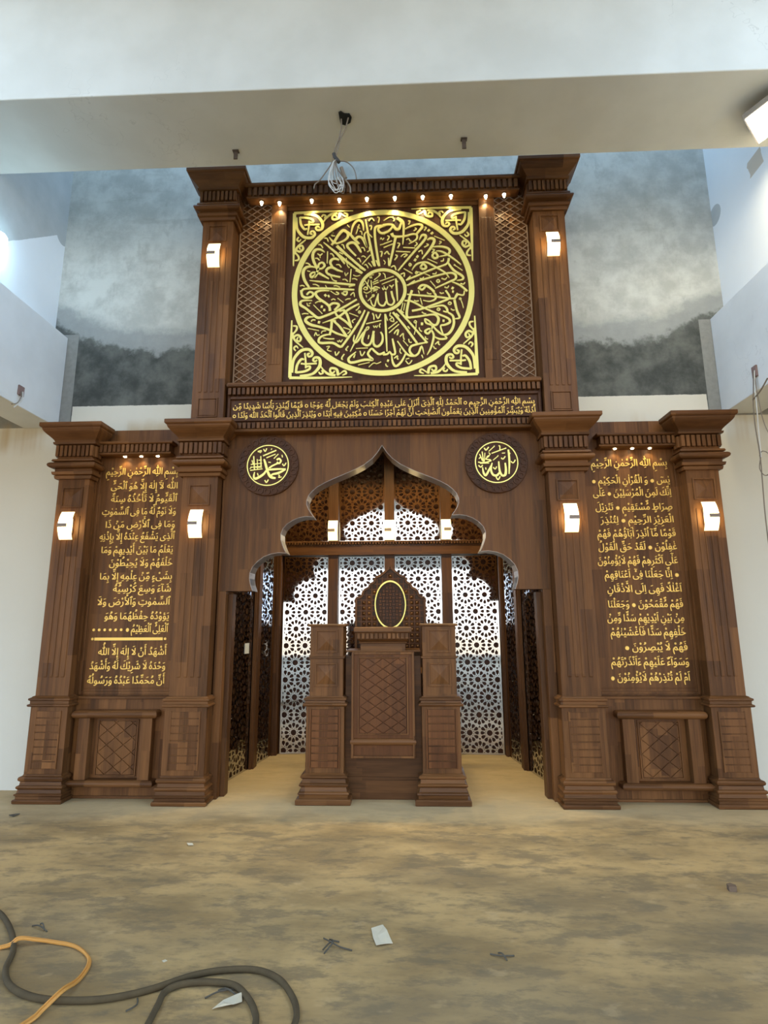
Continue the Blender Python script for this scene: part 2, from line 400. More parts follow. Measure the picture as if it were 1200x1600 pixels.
LAM = {'آ': 0xFEF5, 'أ': 0xFEF7, 'إ': 0xFEF9, 'ا': 0xFEFB}
MARKS = 'ًٌٍَُِّْٰٓ'
def shape(text):
    # list of (codepoint or None for a space, marks), in reading order
    cl = []
    for ch in text:
        if ch in MARKS:
            if cl: cl[-1][1] += ch
        else: cl.append([ch, ''])
    out = []; i = 0; joined = False
    while i < len(cl):
        ch, mk = cl[i]; nx = cl[i + 1][0] if i + 1 < len(cl) else ' '
        nextjoins = nx in DUAL or nx in RIGHT
        if ch == 'ل' and nx in LAM:
            out.append((LAM[nx] + (1 if joined else 0), mk + cl[i + 1][1])); joined = False; i += 2; continue
        if ch in DUAL:
            b = DUAL[ch]
            if joined and nextjoins: out.append((b + 3, mk))
            elif nextjoins: out.append((b + 2, mk))
            elif joined: out.append((b + 1, mk))
            else: out.append((b, mk))
            joined = nextjoins
        elif ch in RIGHT:
            out.append((RIGHT[ch] + (1 if joined else 0), mk)); joined = False
        elif ch == ' ': out.append((None, '')); joined = False
        elif ch in '●○•': out.append((ch, '')); joined = False
        else: out.append((ord(ch), mk)); joined = False
        i += 1
    return out
_glyph = {}
_fc = bpy.data.curves.new('glyph', 'FONT'); _fo = bpy.data.objects.new('glyph', _fc); C.objects.link(_fo)
def _bez(p0, p1, p2, p3, t):
    u = 1 - t; return p0 * u ** 3 + p1 * 3 * u * u * t + p2 * 3 * u * t * t + p3 * t ** 3
def _mesh(s, bold=0.010, steps=3):
    # outlines of a character, emboldened a little, triangulated by the nonzero winding rule and extruded
    _fc.body = s
    dg = bpy.context.evaluated_depsgraph_get(); dg.update()
    cu = _fo.to_curve(dg); polys = []
    for sp in cu.splines:
        bp = sp.bezier_points; P = []
        for i in range(len(bp)):
            p, q = bp[i], bp[(i + 1) % len(bp)]
            straight = (p.handle_right - p.co).length < 1e-5 and (q.handle_left - q.co).length < 1e-5
            straight = straight or (p.handle_right_type == 'VECTOR' and q.handle_left_type == 'VECTOR')
            for k in range(1 if straight else steps):
                v = _bez(p.co, p.handle_right, q.handle_left, q.co, k / steps).to_2d()
                if not P or (v - P[-1]).length > 1e-4: P.append(v)
        if len(P) > 2 and (P[0] - P[-1]).length < 1e-4: P.pop()
        if len(P) > 2: polys.append(P)
    _fo.to_curve_clear()
    if not polys: return [], []
    area = lambda P: sum(P[i - 1].x * P[i].y - P[i].x * P[i - 1].y for i in range(len(P))) / 2
    sg = 1 if area(max(polys, key=lambda P: abs(area(P)))) > 0 else -1
    out = []
    for P in polys:
        Q = []
        for i in range(len(P)):
            d = P[(i + 1) % len(P)] - P[i - 1]
            d = d.normalized() if d.length > 1e-6 else Vector((0, 0)); Q.append(P[i] + Vector((d.y, -d.x)) * bold * sg)
        out.append(Q)
    vs, es = [], []
    for P in out:
        k0 = len(vs); vs += P; es += [(k0 + i, k0 + (i + 1) % len(P)) for i in range(len(P))]
    R = delaunay_2d_cdt(vs, es, [], 0, 1e-5); cv = R[0]; tri = []
    for f in R[2]:
        c = sum((cv[i] for i in f), Vector((0, 0))) / len(f); w = 0
        for P in out:
            for i in range(len(P)):
                p, q = P[i - 1], P[i]
                if (p.y <= c.y) != (q.y <= c.y):
                    x = p.x + (c.y - p.y) / (q.y - p.y) * (q.x - p.x)
                    if x > c.x: w += 1 if q.y > p.y else -1
        if w: tri.append(tuple(f))
    n = len(cv); cnt = {}
    for f in tri:
        for k in range(len(f)): cnt.setdefault(tuple(sorted((f[k], f[k - 1]))), []).append((f[k - 1], f[k]))
    side = [(a, b, b + n, a + n) for e in cnt.values() if len(e) == 1 for a, b in e]
    return [(p.x, p.y, 0.5) for p in cv] + [(p.x, p.y, -0.5) for p in cv], tri + [tuple(k + n for k in reversed(f)) for f in tri] + side
def glyph(cp):
    if cp not in _glyph:
        if cp in ('●', '○'):
            m = MB(); n = 20
            if cp == '●': m.disc(0.20, 0.22, 0.20, -0.5, 0.5, n)
            else: m.ring(0.20, 0.22, 0.24, 0.13, -0.5, 0.5, n)
            _glyph[cp] = ([(x, z, -y) for x, y, z in m.v], m.f, 0.40)
        else:
            v, f = _mesh(chr(cp)); w, _q = _mesh(chr(cp) + '\u0627', 0.0)
            bar = max(p[0] for p in w) - 0.173
            _glyph[cp] = (v, f, bar)
    return _glyph[cp]
def text_line(mb, text, x0, x1, zb, em, y, depth):
    # right-to-left line fitted between x0 and x1, baseline zb
    G = shape(text); tot = 0.0
    for cp, mk in G: tot += 0.20 if cp is None else (glyph(cp)[2] + (0.16 if cp in ('●', '○') else 0))
    kx = min((x1 - x0) / tot, em * 1.25); pen = x1
    for cp, mk in G:
        if cp is None: pen -= 0.20 * kx; continue
        v, f, adv = glyph(cp); pad = 0.08 if cp in ('●', '○') else 0
        pen -= (adv + pad * 2) * kx; o = pen + pad * kx
        if v:
            mb.add([(o + a * kx, y - (c + 0.5) * depth, zb + b * em) for a, b, c in v], f)
            bx0 = min(a for a, b, c in v); bx1 = max(a for a, b, c in v); by0 = min(b for a, b, c in v); by1 = max(b for a, b, c in v)
            hi = max(0.56, by1 + 0.07); lo = min(-0.08, by0 - 0.05)
            if by1 > 0.75: hi = by1 + 0.03
            for m in mk:
                mv, mf, _a = glyph(ord(m))
                if not mv: continue
                ma0 = min(a for a, b, c in mv); ma1 = max(a for a, b, c in mv); mb0 = min(b for a, b, c in mv); mb1 = max(b for a, b, c in mv)
                sx = ((bx0 + bx1) - (ma0 + ma1)) / 2
                if m in '\u0650\u064D': sy = lo - mb1; lo -= (mb1 - mb0) + 0.03
                else: sy = hi - mb0; hi += (mb1 - mb0) + 0.03
                mb.add([(o + (a + sx) * kx, y - (c + 0.5) * depth, zb + (b + sy) * em) for a, b, c in mv], mf)
    return mb
def strokes(data, cx, cz, y, d):
    # traced pen strokes in millimetres: "x,z,width x,z,width|..."
    m = MB()
    for i, s in enumerate(data.split('|')):
        P = [tuple(int(q) / 1000.0 for q in t.split(',')) for t in s.split()]
        m.ribbon([(cx + a, cz + b, w * 1.12) for a, b, w in P], y - d - (i % 89) * 0.00006, y)
    return m
def mirror(data, fx, fz):
    return '|'.join(' '.join('%d,%d,%s' % (int(t.split(',')[0]) * fx, int(t.split(',')[1]) * fz, t.split(',')[2]) for t in s.split()) for s in data.split('|'))
ROUND="-626,584,9 -492,456,24 -355,329,22 -211,207,19|-283,240,12 -215,205,19|-240,273,12 -181,237,17|-484,536,29 -355,404,24 -236,287,22 -177,239,15|-567,644,7 -527,590,22 -493,570,26|-540,548,22 -510,590,24 -468,665,26 -418,719,29 -374,691,26 -366,642,24 -408,596,20 -493,561,17|-418,719,27 -357,685,24 -297,611,24 -246,552,19|-332,680,12 -315,766,19 -281,821,24 -238,833,24 -208,791,21 -199,709,12|-289,606,29 -255,637,24 -212,618,24 -178,540,19 -165,516,14 -191,636,15 -182,679,15 -161,693,14|-279,411,17 -347,489,20 -373,537,24 -339,568,26 -288,558,26 -237,476,22 -224,447,12|-178,843,12 -152,673,20 -118,481,22 -80,282,22|-114,344,10 -82,284,19|32,765,15 -58,755,21 -80,700,22 -67,518,22 -34,281,22|-68,352,10 -36,286,19|32,765,22 -41,732,22 -24,680,22 31,665,22|-375,785,9 -351,753,9|-546,663,9 -522,698,10 -541,663,10 -504,655,10|-618,630,9 -590,629,12 -575,590,12|-683,555,9 -655,552,12 -633,516,12|-581,473,10 -584,331,10|-555,444,9 -532,441,12 -512,407,12|-688,451,9 -660,431,12 -635,451,9|-660,431,9 -659,400,9|-712,395,9 -688,394,12 -665,370,12|-813,341,9 -786,337,12 -762,316,12|-794,251,8 -762,241,10|-490,312,8 -456,311,12 -435,280,12|-396,219,8 -386,180,8 -371,203,8 -358,214,8|-329,257,10 -341,104,10|-308,187,8 -270,172,8 -232,183,8|-320,141,8 -290,143,10 -264,128,10|-421,136,8 -387,137,10 -364,114,10|-381,388,8 -370,301,8 -346,274,12|-557,215,8 -522,139,10 -479,118,12|-732,90,8 -698,87,10 -664,66,10|-512,65,8 -479,66,10 -445,47,10|-866,74,8 -841,82,10 -816,70,10|-598,77,7 -579,39,7|-213,310,10 -125,417,10|-220,398,8 -199,406,10 -176,387,10|-190,297,8 -172,304,10 -150,264,10|-148,324,10 -112,279,10|-266,378,8 -245,377,10 -228,336,10|-224,504,8 -198,501,10 -184,463,10|-161,452,10 -135,471,10 -139,499,10 -127,520,10|-437,546,9 -416,544,12 -401,498,12|-242,703,9 -221,695,10 -216,658,10|-280,670,10 -263,725,10 -247,785,10|-265,759,9 -238,734,9|-144,821,12 -114,854,12 -85,819,12|-54,865,9 -32,856,12 -41,797,12|-139,762,9 -114,759,12 -122,713,12|-152,678,9 -108,624,9|-25,530,8 22,541,8|-22,597,8 -12,616,8 1,592,8 18,612,8|-27,448,8 -3,447,12 -13,391,12|-611,465,9 -663,498,22 -714,490,26 -738,435,27 -729,369,27 -706,312,25 -677,250,24|-677,250,20 -673,320,19 -635,342,20 -610,309,22 -634,274,19 -676,264,19 -696,218,20 -742,172,22 -759,203,20 -730,230,17 -688,213,19 -716,170,20|-675,222,25 -632,195,22 -562,148,12|-702,285,10 -770,300,22 -820,276,27 -836,222,29 -817,137,27 -769,57,20|-844,19,20 -798,42,20 -571,37,22 -294,14,17|-766,136,7 -572,107,20 -286,70,20|-353,51,10 -294,70,17|-442,165,17 -556,196,20 -591,235,22 -578,268,24 -532,281,24 -472,248,20 -417,227,12|-528,287,20 -550,335,24 -537,370,24 -499,383,24 -457,365,17|-492,456,22 -449,398,20 -397,319,15|-458,459,10 -415,432,10|6,766,22 70,773,22 113,760,24 142,716,29 176,715,26 193,757,22 202,801,22 160,844,29|5,666,22 69,693,22 114,749,19|160,850,21 222,795,24 226,660,20 216,529,10|99,665,31 128,625,24 239,626,19 315,646,19 366,636,20 357,579,17 280,533,7|244,712,10 317,748,19 393,762,22 425,732,24 375,663,20 358,641,17|141,620,24 110,455,22 71,276,18|63,373,10 68,287,17|390,573,8 421,630,22 459,622,25 441,567,22 312,410,20 163,220,13|475,573,12 517,591,25 550,561,27 506,470,24 418,351,12|523,486,10 608,490,18 683,469,22 709,433,23 681,391,18 596,371,8|531,366,22 526,392,20 556,419,20 581,373,22 554,352,22 531,366,20|564,438,8 623,430,17 689,387,18 770,319,15 821,270,8|309,225,8 352,285,17 411,308,18 469,306,18 552,253,18 650,185,15 694,123,8|397,253,20 427,292,20 458,251,22 426,229,22 397,253,20|245,107,13 350,152,17 518,226,17 652,273,18 685,303,20 696,349,23|690,290,18 742,208,22 827,142,22 834,101,18 770,87,8|292,154,10 253,109,15|253,47,13 391,100,17 600,159,17 708,178,18 759,154,22 758,108,20 697,77,18 546,6,12|337,102,10 265,49,15|722,74,10 803,33,18 875,-38,21|372,4,20 406,43,22 464,34,22 537,-33,20|381,9,18 414,-6,20 448,34,18|109,852,9 130,837,12 120,810,12|15,822,10 71,857,10 122,863,10|275,811,9 296,806,12 281,767,12|346,723,8 363,711,12 335,689,12|448,731,8 467,723,12 445,689,12|484,696,27 500,678,27|519,662,27 535,645,27|550,618,8 658,562,8|601,554,8 622,546,12 600,522,12|253,585,10 281,596,10 293,567,10 307,573,10|352,553,8 369,531,12 340,502,12|465,530,8 486,516,12 441,489,12|220,494,10 347,483,10|142,451,10 295,437,10|157,550,8 184,538,12 161,489,12|52,639,8 74,625,12 53,583,12|13,543,10 104,577,10|13,499,10 112,540,10|21,422,12 51,452,12 63,426,12 78,416,12|135,409,8 157,395,12 128,349,12|194,386,10 228,415,10 261,405,13 227,379,13|358,387,27 377,374,27|334,349,27 354,336,27|380,436,12 413,452,12 421,405,12|523,462,8 548,454,12 520,421,12|278,290,12 289,304,12 302,289,12 289,274,12 278,290,12|473,351,8 575,297,8|642,351,8 637,325,12 610,318,12|222,247,8 313,184,8|90,266,12 126,279,12 142,230,12|190,179,12 229,192,12 225,150,12|342,193,10 355,207,10 367,194,10 354,180,10 342,193,10|371,201,8 434,182,8 496,151,8|563,195,8 554,174,12 521,174,12|429,141,8 416,123,12 387,124,12|752,270,8 834,205,8|746,275,13 761,265,13|672,129,8 648,106,12 614,121,12|561,91,12 578,106,12 595,89,12 577,74,12 561,91,12|497,94,8 548,25,8|856,66,8 837,45,12 808,55,12|688,32,8 671,9,12 642,19,12|716,10,25 736,-2,25|12,350,8 29,326,8 21,298,8|-853,27,22 -839,-38,24 -796,-63,24 -737,-50,22 -726,-14,20 -762,4,19 -793,-28,17|-554,11,8 -655,14,20 -700,-14,25 -670,-70,25 -594,-128,23 -555,-170,23 -546,-220,25|-556,-161,20 -518,-134,22 -468,-140,22 -455,-163,22 -501,-212,18|-607,-47,25 -587,-34,25|-570,-55,25 -553,-46,25|-643,-167,25 -622,-171,25|-616,-207,25 -595,-210,25|-268,-96,17 -385,-170,20 -500,-235,22 -616,-283,23 -674,-293,25 -734,-242,23 -802,-181,23 -857,-140,25 -837,-95,20 -735,-96,8|-243,-147,17 -351,-207,20 -467,-295,20 -623,-355,7|-496,-230,18 -467,-278,20 -383,-344,20 -317,-416,18|-409,-210,25 -367,-270,23 -325,-414,21|-451,-227,13 -401,-215,17|-715,-283,8 -774,-286,23 -799,-322,28 -748,-368,27 -648,-398,23 -539,-438,22 -473,-474,20 -365,-514,15|-526,-329,23 -531,-419,22 -547,-494,21|-508,-334,18 -441,-403,22 -367,-517,25|-526,-334,20 -483,-338,20|-183,-221,15 -251,-364,20 -398,-592,20 -438,-622,23 -513,-580,23 -645,-575,23 -650,-523,21 -596,-491,18 -545,-486,12|-143,-240,17 -218,-427,20 -333,-680,7|-290,-497,8 -299,-559,16 -266,-577,18 -209,-490,18 -168,-442,15|-176,-437,16 -209,-543,20 -205,-588,21 -160,-617,21 -119,-581,20 -92,-457,20|-92,-493,16 -94,-599,21 -53,-631,23 -8,-584,21 -2,-513,18 -22,-470,13|20,-695,20 -37,-717,20 -82,-683,20 -115,-653,18 -151,-704,20 -135,-739,21 -103,-776,21 -184,-773,23 -290,-798,24 -337,-795,24 -346,-751,21 -272,-683,8|-838,-250,8 -809,-242,10 -771,-247,10|-788,-122,8 -779,-152,10 -756,-156,10|-769,-132,8 -744,-123,8|-719,-147,8 -625,-250,8|-702,-126,8 -669,-109,10 -642,-113,10|-740,-337,10 -724,-317,12 -695,-321,12|-669,-343,25 -647,-349,25|-772,-411,8 -657,-440,8|-704,-499,10 -688,-460,10 -675,-491,10 -650,-486,10|-632,-472,8 -620,-448,10 -583,-444,10|-613,-522,8 -555,-534,12 -497,-536,12|-465,-556,8 -454,-571,8 -443,-551,8 -431,-573,8 -413,-545,8|-578,-622,8 -544,-618,8 -568,-656,8 -524,-673,8|-487,-676,11 -477,-718,11 -444,-677,11|-352,-618,11 -377,-654,11 -362,-668,11|-392,-705,10 -419,-748,13 -408,-766,13|-276,-648,8 -152,-645,8|-282,-709,8 -297,-748,15|-233,-675,11 -215,-730,11 -183,-685,11|-251,-829,8 -134,-803,8|-143,-854,8 -95,-812,8 -62,-819,8 -17,-799,8|-170,-377,10 -13,-343,10|-106,-258,12 -92,-287,12 -90,-334,12|-71,-270,12 -48,-317,12 -21,-265,12|-176,-446,10 -164,-413,10 -142,-411,10 -152,-436,10 -178,-448,10|-96,-396,8 -86,-419,8 -73,-399,8 -64,-420,8 -51,-394,8|-24,-372,10 -35,-396,10 -28,-419,10|-142,-499,10 -150,-545,10|-536,-94,8 -512,-84,10 -492,-94,10|-469,-74,8 -408,-126,8|-389,-99,8 -364,-87,10 -334,-86,10|-426,-13,17 -386,-44,17 -371,-4,17 -411,-6,17|-545,11,8 -486,-32,8 -457,-22,13 -486,-2,13|-335,-45,10 -302,-15,10 -292,-65,10|-239,-172,10 -258,-205,10 -278,-220,10|-253,-239,10 -240,-227,10 -228,-240,10 -240,-252,10 -253,-239,10|-347,-248,8 -253,-289,8|-282,-316,8 -315,-337,10 -302,-359,10|-407,-409,10 -333,-440,10 -361,-479,10|306,-7,22 271,-125,23 248,-298,23 318,-312,20 474,-292,18 540,-293,20 573,-337,25 554,-399,23 514,-402,18 473,-358,16 434,-337,16 448,-383,18 498,-406,16 504,-439,16 463,-500,20 431,-473,20 471,-447,16 497,-457,16|254,-52,12 346,-64,17 553,-88,18 676,-110,18 745,-116,16|226,-124,12 304,-135,18 426,-211,18 556,-278,18 670,-335,20 686,-380,23 635,-407,20 594,-415,16 601,-467,15 618,-516,11|302,-242,21 410,-220,20 551,-169,20 675,-119,20 689,-83,18 653,-18,18|513,-15,12 549,-69,21 544,-115,18 485,-140,13 418,-125,7|741,-130,23 762,-248,21 788,-329,20 741,-342,8|741,-121,20 763,-80,23 780,-58,25|784,-69,15 833,-78,15 847,-28,13|476,-214,10 608,-189,18 656,-219,21 663,-263,20 621,-253,11|671,-270,16 721,-314,21 725,-408,24 682,-495,24 618,-518,19 552,-467,18 513,-413,15|499,-466,16 520,-527,20 491,-649,18 448,-733,8|526,-536,10 582,-564,18 649,-557,18 630,-530,10|150,-217,20 260,-351,18 452,-604,18|179,-227,12 216,-264,12|105,-252,20 218,-403,20 348,-603,20|137,-266,12 170,-299,12|458,-594,13 354,-615,19 289,-637,21 272,-688,21 313,-741,21 360,-716,19 394,-638,16 417,-726,6|313,-743,19 247,-722,18 149,-575,10|232,-713,15 189,-799,19 132,-850,23 100,-806,19 89,-727,11|24,-270,13 33,-461,20 42,-689,10|30,-272,10 50,-345,10|-1,-720,18 44,-717,18 69,-691,16 89,-720,18 125,-710,19 111,-613,20 98,-547,15|81,-254,10 73,-287,10 98,-303,10|69,-338,10 102,-312,10 114,-357,10 79,-346,10|58,-435,10 151,-359,10|64,-481,10 167,-387,10|117,-494,13 136,-463,13 160,-453,15 147,-510,15|174,-528,10 209,-492,10 209,-527,10 220,-565,10|208,-570,8 258,-633,8|264,-555,10 271,-589,10 296,-593,10|256,-413,10 277,-442,10|320,-366,10 334,-353,10 347,-366,10 333,-379,10 320,-366,10|343,-380,8 339,-433,8 321,-508,8|390,-390,28 415,-392,28|373,-432,10 381,-461,10 401,-476,10|612,-362,24 634,-364,24|433,-531,10 440,-556,10 462,-562,10|531,-622,11 566,-590,11 565,-620,11 583,-627,11|514,-639,10 523,-663,10 545,-670,10|393,-733,10 406,-768,10|179,-657,10 173,-694,10 189,-714,10|115,-764,11 149,-737,11 145,-768,11 161,-772,11|230,-791,10 262,-829,10 295,-789,10|232,-776,8 267,-766,8|42,-785,23 61,-792,23|29,-820,10 33,-843,10 50,-853,10|210,-151,8 191,-232,8|231,-154,8 216,-237,8|674,-168,11 691,-154,11 707,-169,11 690,-184,11 674,-168,11|558,-233,11 574,-219,11 590,-234,11 574,-248,11 558,-233,11|701,-230,10 721,-247,10 739,-245,10|403,-258,10 425,-276,10 448,-280,10|325,-125,10 349,-135,10 374,-130,10|390,-99,8 408,-176,8|789,-120,10 799,-111,10 810,-121,10 798,-129,10 789,-120,10|805,-130,8 818,-168,8 830,-224,8|591,-42,10 611,-55,10 634,-46,10|459,-39,10 479,-55,10 505,-55,10|372,-14,8 381,-51,8|719,-36,23 737,-40,23"
CENTRE="138,133,17 147,19,19 155,-125,10|146,111,8 161,92,8|91,-10,19 104,-72,19 120,-127,18 97,-167,17 58,-157,15 42,-112,17 32,-13,14|36,-124,15 14,-171,18 -25,-166,15 -47,-122,15 -46,-34,11|-46,-43,11 -66,-106,13 -85,-177,14 -112,-152,13 -125,-102,9|-29,107,8 119,161,8|-8,71,8 123,124,8|71,59,10 96,42,12 116,64,10|94,42,8 97,20,8|-2,32,9 9,6,9 22,29,9 37,5,9 55,43,9|15,53,7 18,16,7|2,201,6 24,183,10 30,140,10|-40,202,10 -23,190,12 -37,172,12|-26,178,8 -51,154,8 -88,123,8|-150,171,6 -92,184,6|-28,27,10 -74,44,14 -99,20,14 -52,14,13 -99,-5,12|-103,93,9 -45,120,9|-97,72,9 -39,97,9|-120,119,11 -112,17,11|-184,116,9 -146,58,9 -112,2,9|-144,129,8 -157,71,8 -156,22,8|-210,54,7 -185,85,7|-202,22,9 -177,46,9 -160,16,9 -194,14,9|-196,-9,8 -163,-27,8 -112,3,8|-135,163,7 -127,144,7 -118,162,7 -110,143,7|-117,-18,12 -112,-21,12|-66,-17,11 -60,-20,11|-171,-46,9 -166,-76,9|-112,-53,10 -88,-49,10 -94,-69,10 -110,-71,10 -152,-116,8"
ORNAMENT="-946,946,31 -945,701,28 -944,509,21 -942,314,12|-952,949,26 -757,955,24 -532,957,17 -312,955,7|-925,894,23 -916,768,24 -881,699,28 -829,651,29 -760,644,29 -722,679,26 -731,715,22 -759,721,19 -769,695,19 -745,686,15|-844,933,23 -722,915,24 -658,854,28 -638,797,29 -650,744,26 -693,733,22 -713,762,19 -689,777,17 -672,759,14|-886,898,21 -875,815,23 -835,750,22 -805,756,17|-886,893,21 -799,884,23 -747,857,22 -744,828,17 -788,836,17|-838,797,17 -789,802,17 -672,800,16|-785,850,17 -788,773,17 -799,681,15|-634,828,10 -600,878,17 -549,920,24 -480,932,22|-454,936,26 -469,870,24 -526,855,22 -536,892,19 -506,907,16 -490,884,14|-652,892,12 -635,915,17 -607,903,16 -624,876,12|-411,934,10 -372,914,19 -391,887,17 -441,921,10|-818,621,10 -895,550,17 -924,497,24 -937,451,22|-928,508,17 -878,480,22 -843,513,22 -856,552,17 -884,534,15 -872,505,12|-893,656,12 -912,625,17 -888,603,15 -869,629,10|-926,470,15 -890,421,19 -891,384,19 -929,377,12"
MUH="-40,63,14 -24,15,20 2,-68,21 33,-117,24 81,-131,16|176,-41,12 94,-40,17 13,-43,18 35,-12,15 81,11,14 99,18,14|85,52,17 108,65,17 127,43,17 110,18,16 87,30,15|176,-44,12 112,-77,20 49,-92,17 38,-107,14|-9,-44,14 -43,-92,20 -111,-132,22 -134,-114,17 -128,-66,8|-51,96,12 79,151,12|-17,75,9 72,112,9|56,66,8 100,113,8|-48,165,10 -31,142,10 -17,173,10|26,165,14 34,162,14|136,103,9 141,78,9|143,13,10 159,-7,10 180,22,10|-25,-149,10 -8,-173,10 10,-144,10|106,-99,8 120,-105,8 109,-124,8 139,-119,8|-105,139,13 -69,149,13 -86,128,13|4,31,8 28,29,8|-100,-77,9 -90,-105,9|-172,-49,9 -51,-35,9|-170,-19,8 -58,-8,8|-168,10,8 -59,22,8|-143,95,10 -130,-44,10|-73,94,9 -66,-9,9|-107,64,7 -100,-37,7|-158,53,8 -147,17,8|-175,-36,7 -162,-12,7|-95,52,7 -60,54,7|-121,-19,7 -57,-21,7"
ALLA="118,124,15 123,14,17 114,-118,9|124,97,7 136,81,7|82,-8,12 86,-75,19 77,-126,21 46,-131,17 25,-77,17 21,8,11|26,-100,15 -3,-131,19 -39,-123,18 -56,-72,16 -42,-6,9|-47,-22,10 -80,-85,17 -109,-130,18 -129,-98,16 -135,-49,7|-43,89,9 99,140,9|-33,20,7 12,57,7|12,64,13 19,60,13|-70,109,7 -21,154,7|-20,161,12 -12,157,12|25,163,7 38,160,9 37,121,9|-112,146,10 -96,122,10 -69,153,10|47,44,10 62,29,10 86,57,10|55,89,7 85,91,7|137,7,10 158,-10,10 180,21,10|-11,-146,10 8,-173,10 29,-140,10|-174,-29,10 -152,-47,10 -134,-27,10|-34,-50,9 -15,-68,9 -1,-43,9|-106,-51,9 -103,-73,9|-176,3,10 -120,-4,10 -48,17,10|-67,63,9 -103,32,9 -56,23,9 -95,-3,9|-134,108,9 -125,15,9|-160,83,9 -125,4,9|-108,95,7 -116,5,7|-167,38,9 -147,50,9 -137,18,9|-73,97,7 -58,78,7 -93,56,7|-157,-10,7 -71,-8,7"
# ------------------------------------------------------------------ the hall
struct('floor', MB().box(-7.5, 7.5, -13, 2.3, -0.2, 0.0), CONC)
wf = MB().box(-7.5, -1.62, 0.5, 0.75, 0, 8.6).box(1.62, 7.5, 0.5, 0.75, 0, 8.6).box(-1.62, 1.62, 0.5, 0.75, 3.85, 8.6)
struct('wall_front', wf, PLASTER)
struct('wall_niche', MB().box(-1.74, 1.74, 2.08, 2.25, 0, 3.95).box(-1.74, -1.60, 0.75, 2.08, 0, 3.95).box(1.60, 1.74, 0.75, 2.08, 0, 3.95).box(-1.62, 1.62, 0.75, 2.08, 3.85, 3.95), CREAM)
# upper side walls with openings, side beams below them, aisles beyond
def upper_wall(name, s):
    x0, x1 = sorted((s * 3.585, s * 3.80))
    m = MB().box(x0, x1, -1.6, 0.5, 4.58, 8.6)
    for a, b in ((-6.0, -5.4), (-9.8, -9.2), (-13, -12.6)): m.box(x0, x1, a, b, 4.58, 8.6)
    m.box(x0, x1, -13, -1.6, 7.2, 8.6)
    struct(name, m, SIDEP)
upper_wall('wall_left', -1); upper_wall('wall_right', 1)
struct('beam_left', MB().box(-3.80, -3.43, -13, 0.498, 3.555, 4.58), PAINTB, 0.006)
struct('beam_right', MB().box(3.43, 3.80, -13, 0.498, 3.575, 4.62), PAINTB, 0.006)
struct('ceiling_aisle_left', MB().box(-7.5, -3.80, -13, 0.498, 4.3, 4.5), CREAM)
struct('ceiling_aisle_right', MB().box(3.80, 7.5, -13, 0.498, 4.3, 4.5), CREAM)
struct('ceiling', MB().box(-3.8, 3.8, -13, -0.55, 8.6, 8.8), PAINT)  # stops short: unseen open strip added so sky light brightens the upper wall
struct('beam_ceiling', MB().box(-3.584, 3.584, -1.30, -0.552, 5.70, 8.6), PAINT, 0.008)
def outer_wall(name, s):
    x0, x1 = sorted((s * 7.2, s * 7.5)); m = MB().box(x0, x1, -13, 0.5, 3.2, 4.5)
    for a, b in ((-13, -12.2), (-9, -8.4), (-5, -4.4), (-1.3, 0.5)): m.box(x0, x1, a, b, 0, 3.2)
    struct(name, m, CREAM)
outer_wall('wall_aisle_left', -1); outer_wall('wall_aisle_right', 1)
rear = MB().box(-7.5, 7.5, -13.3, -13, 3.5, 4.9).box(-7.5, 7.5, -13.3, -13, 7.6, 8.6)
for a, b in ((-7.5, -6.9), (-5.0, -4.5), (4.9, 5.4), (6.9, 7.5)): rear.box(a, b, -13.3, -13, 0, 3.5)
for a, b in ((-7.5, -3.3), (-0.25, 0.25), (3.3, 7.5)): rear.box(a, b, -13.3, -13, 4.9, 7.6)
rear.box(-7.5, 7.5, -13.3, -13, 0, 0.25)
struct('wall_rear', rear, CREAM)
light_portal((0, -13.4, 1.95), (H, 0, 0), 14.2, 3.2)
light_portal((0, -13.4, 6.25), (H, 0, 0), 6.8, 2.8)
light_portal((-3.9, -7.2, 5.9), (0, -H, 0), 2.7, 11.4); light_portal((3.9, -7.2, 5.9), (0, H, 0), 2.7, 11.4)
light_portal((-7.6, -6.6, 1.6), (0, -H, 0), 3.2, 11.2); light_portal((7.6, -6.6, 1.6), (0, H, 0), 3.2, 11.2)
light_portal((0, -0.02, 8.75), (0, 0, 0), 7.1, 1.0)  # sky portal over the added ceiling gap
WOODP = wood('teak_wide_planks', 'Z', 0.95, 0.165, 2.4, 0.30)
WOODB = wood('teak_red', 'Z', 0.90, 0.14, 0.7, 0.3, 0.42, (1.0, 0.88, 0.85))
WOODD = wood('teak_dim', 'Z', 0.75, 0.12, 1.0, 0.25, 0.4)
REDW = wood('redwood_board', 'Z', 0.42, 0.3, 2.0, 0.15, 0.35, (1.0, 0.75, 0.7))
GROOVE = wood('shaded_ground', 'Z', 0.38, 0.2, 1.0, 0.1)  # teak darkened so its colour carries the shade between the carved pieces
LINING = simple('arch_lining', (0.36, 0.30, 0.26), 0.28, 0.75)
BLACK = simple('dark_hole', (0.015, 0.015, 0.014), 0.9)
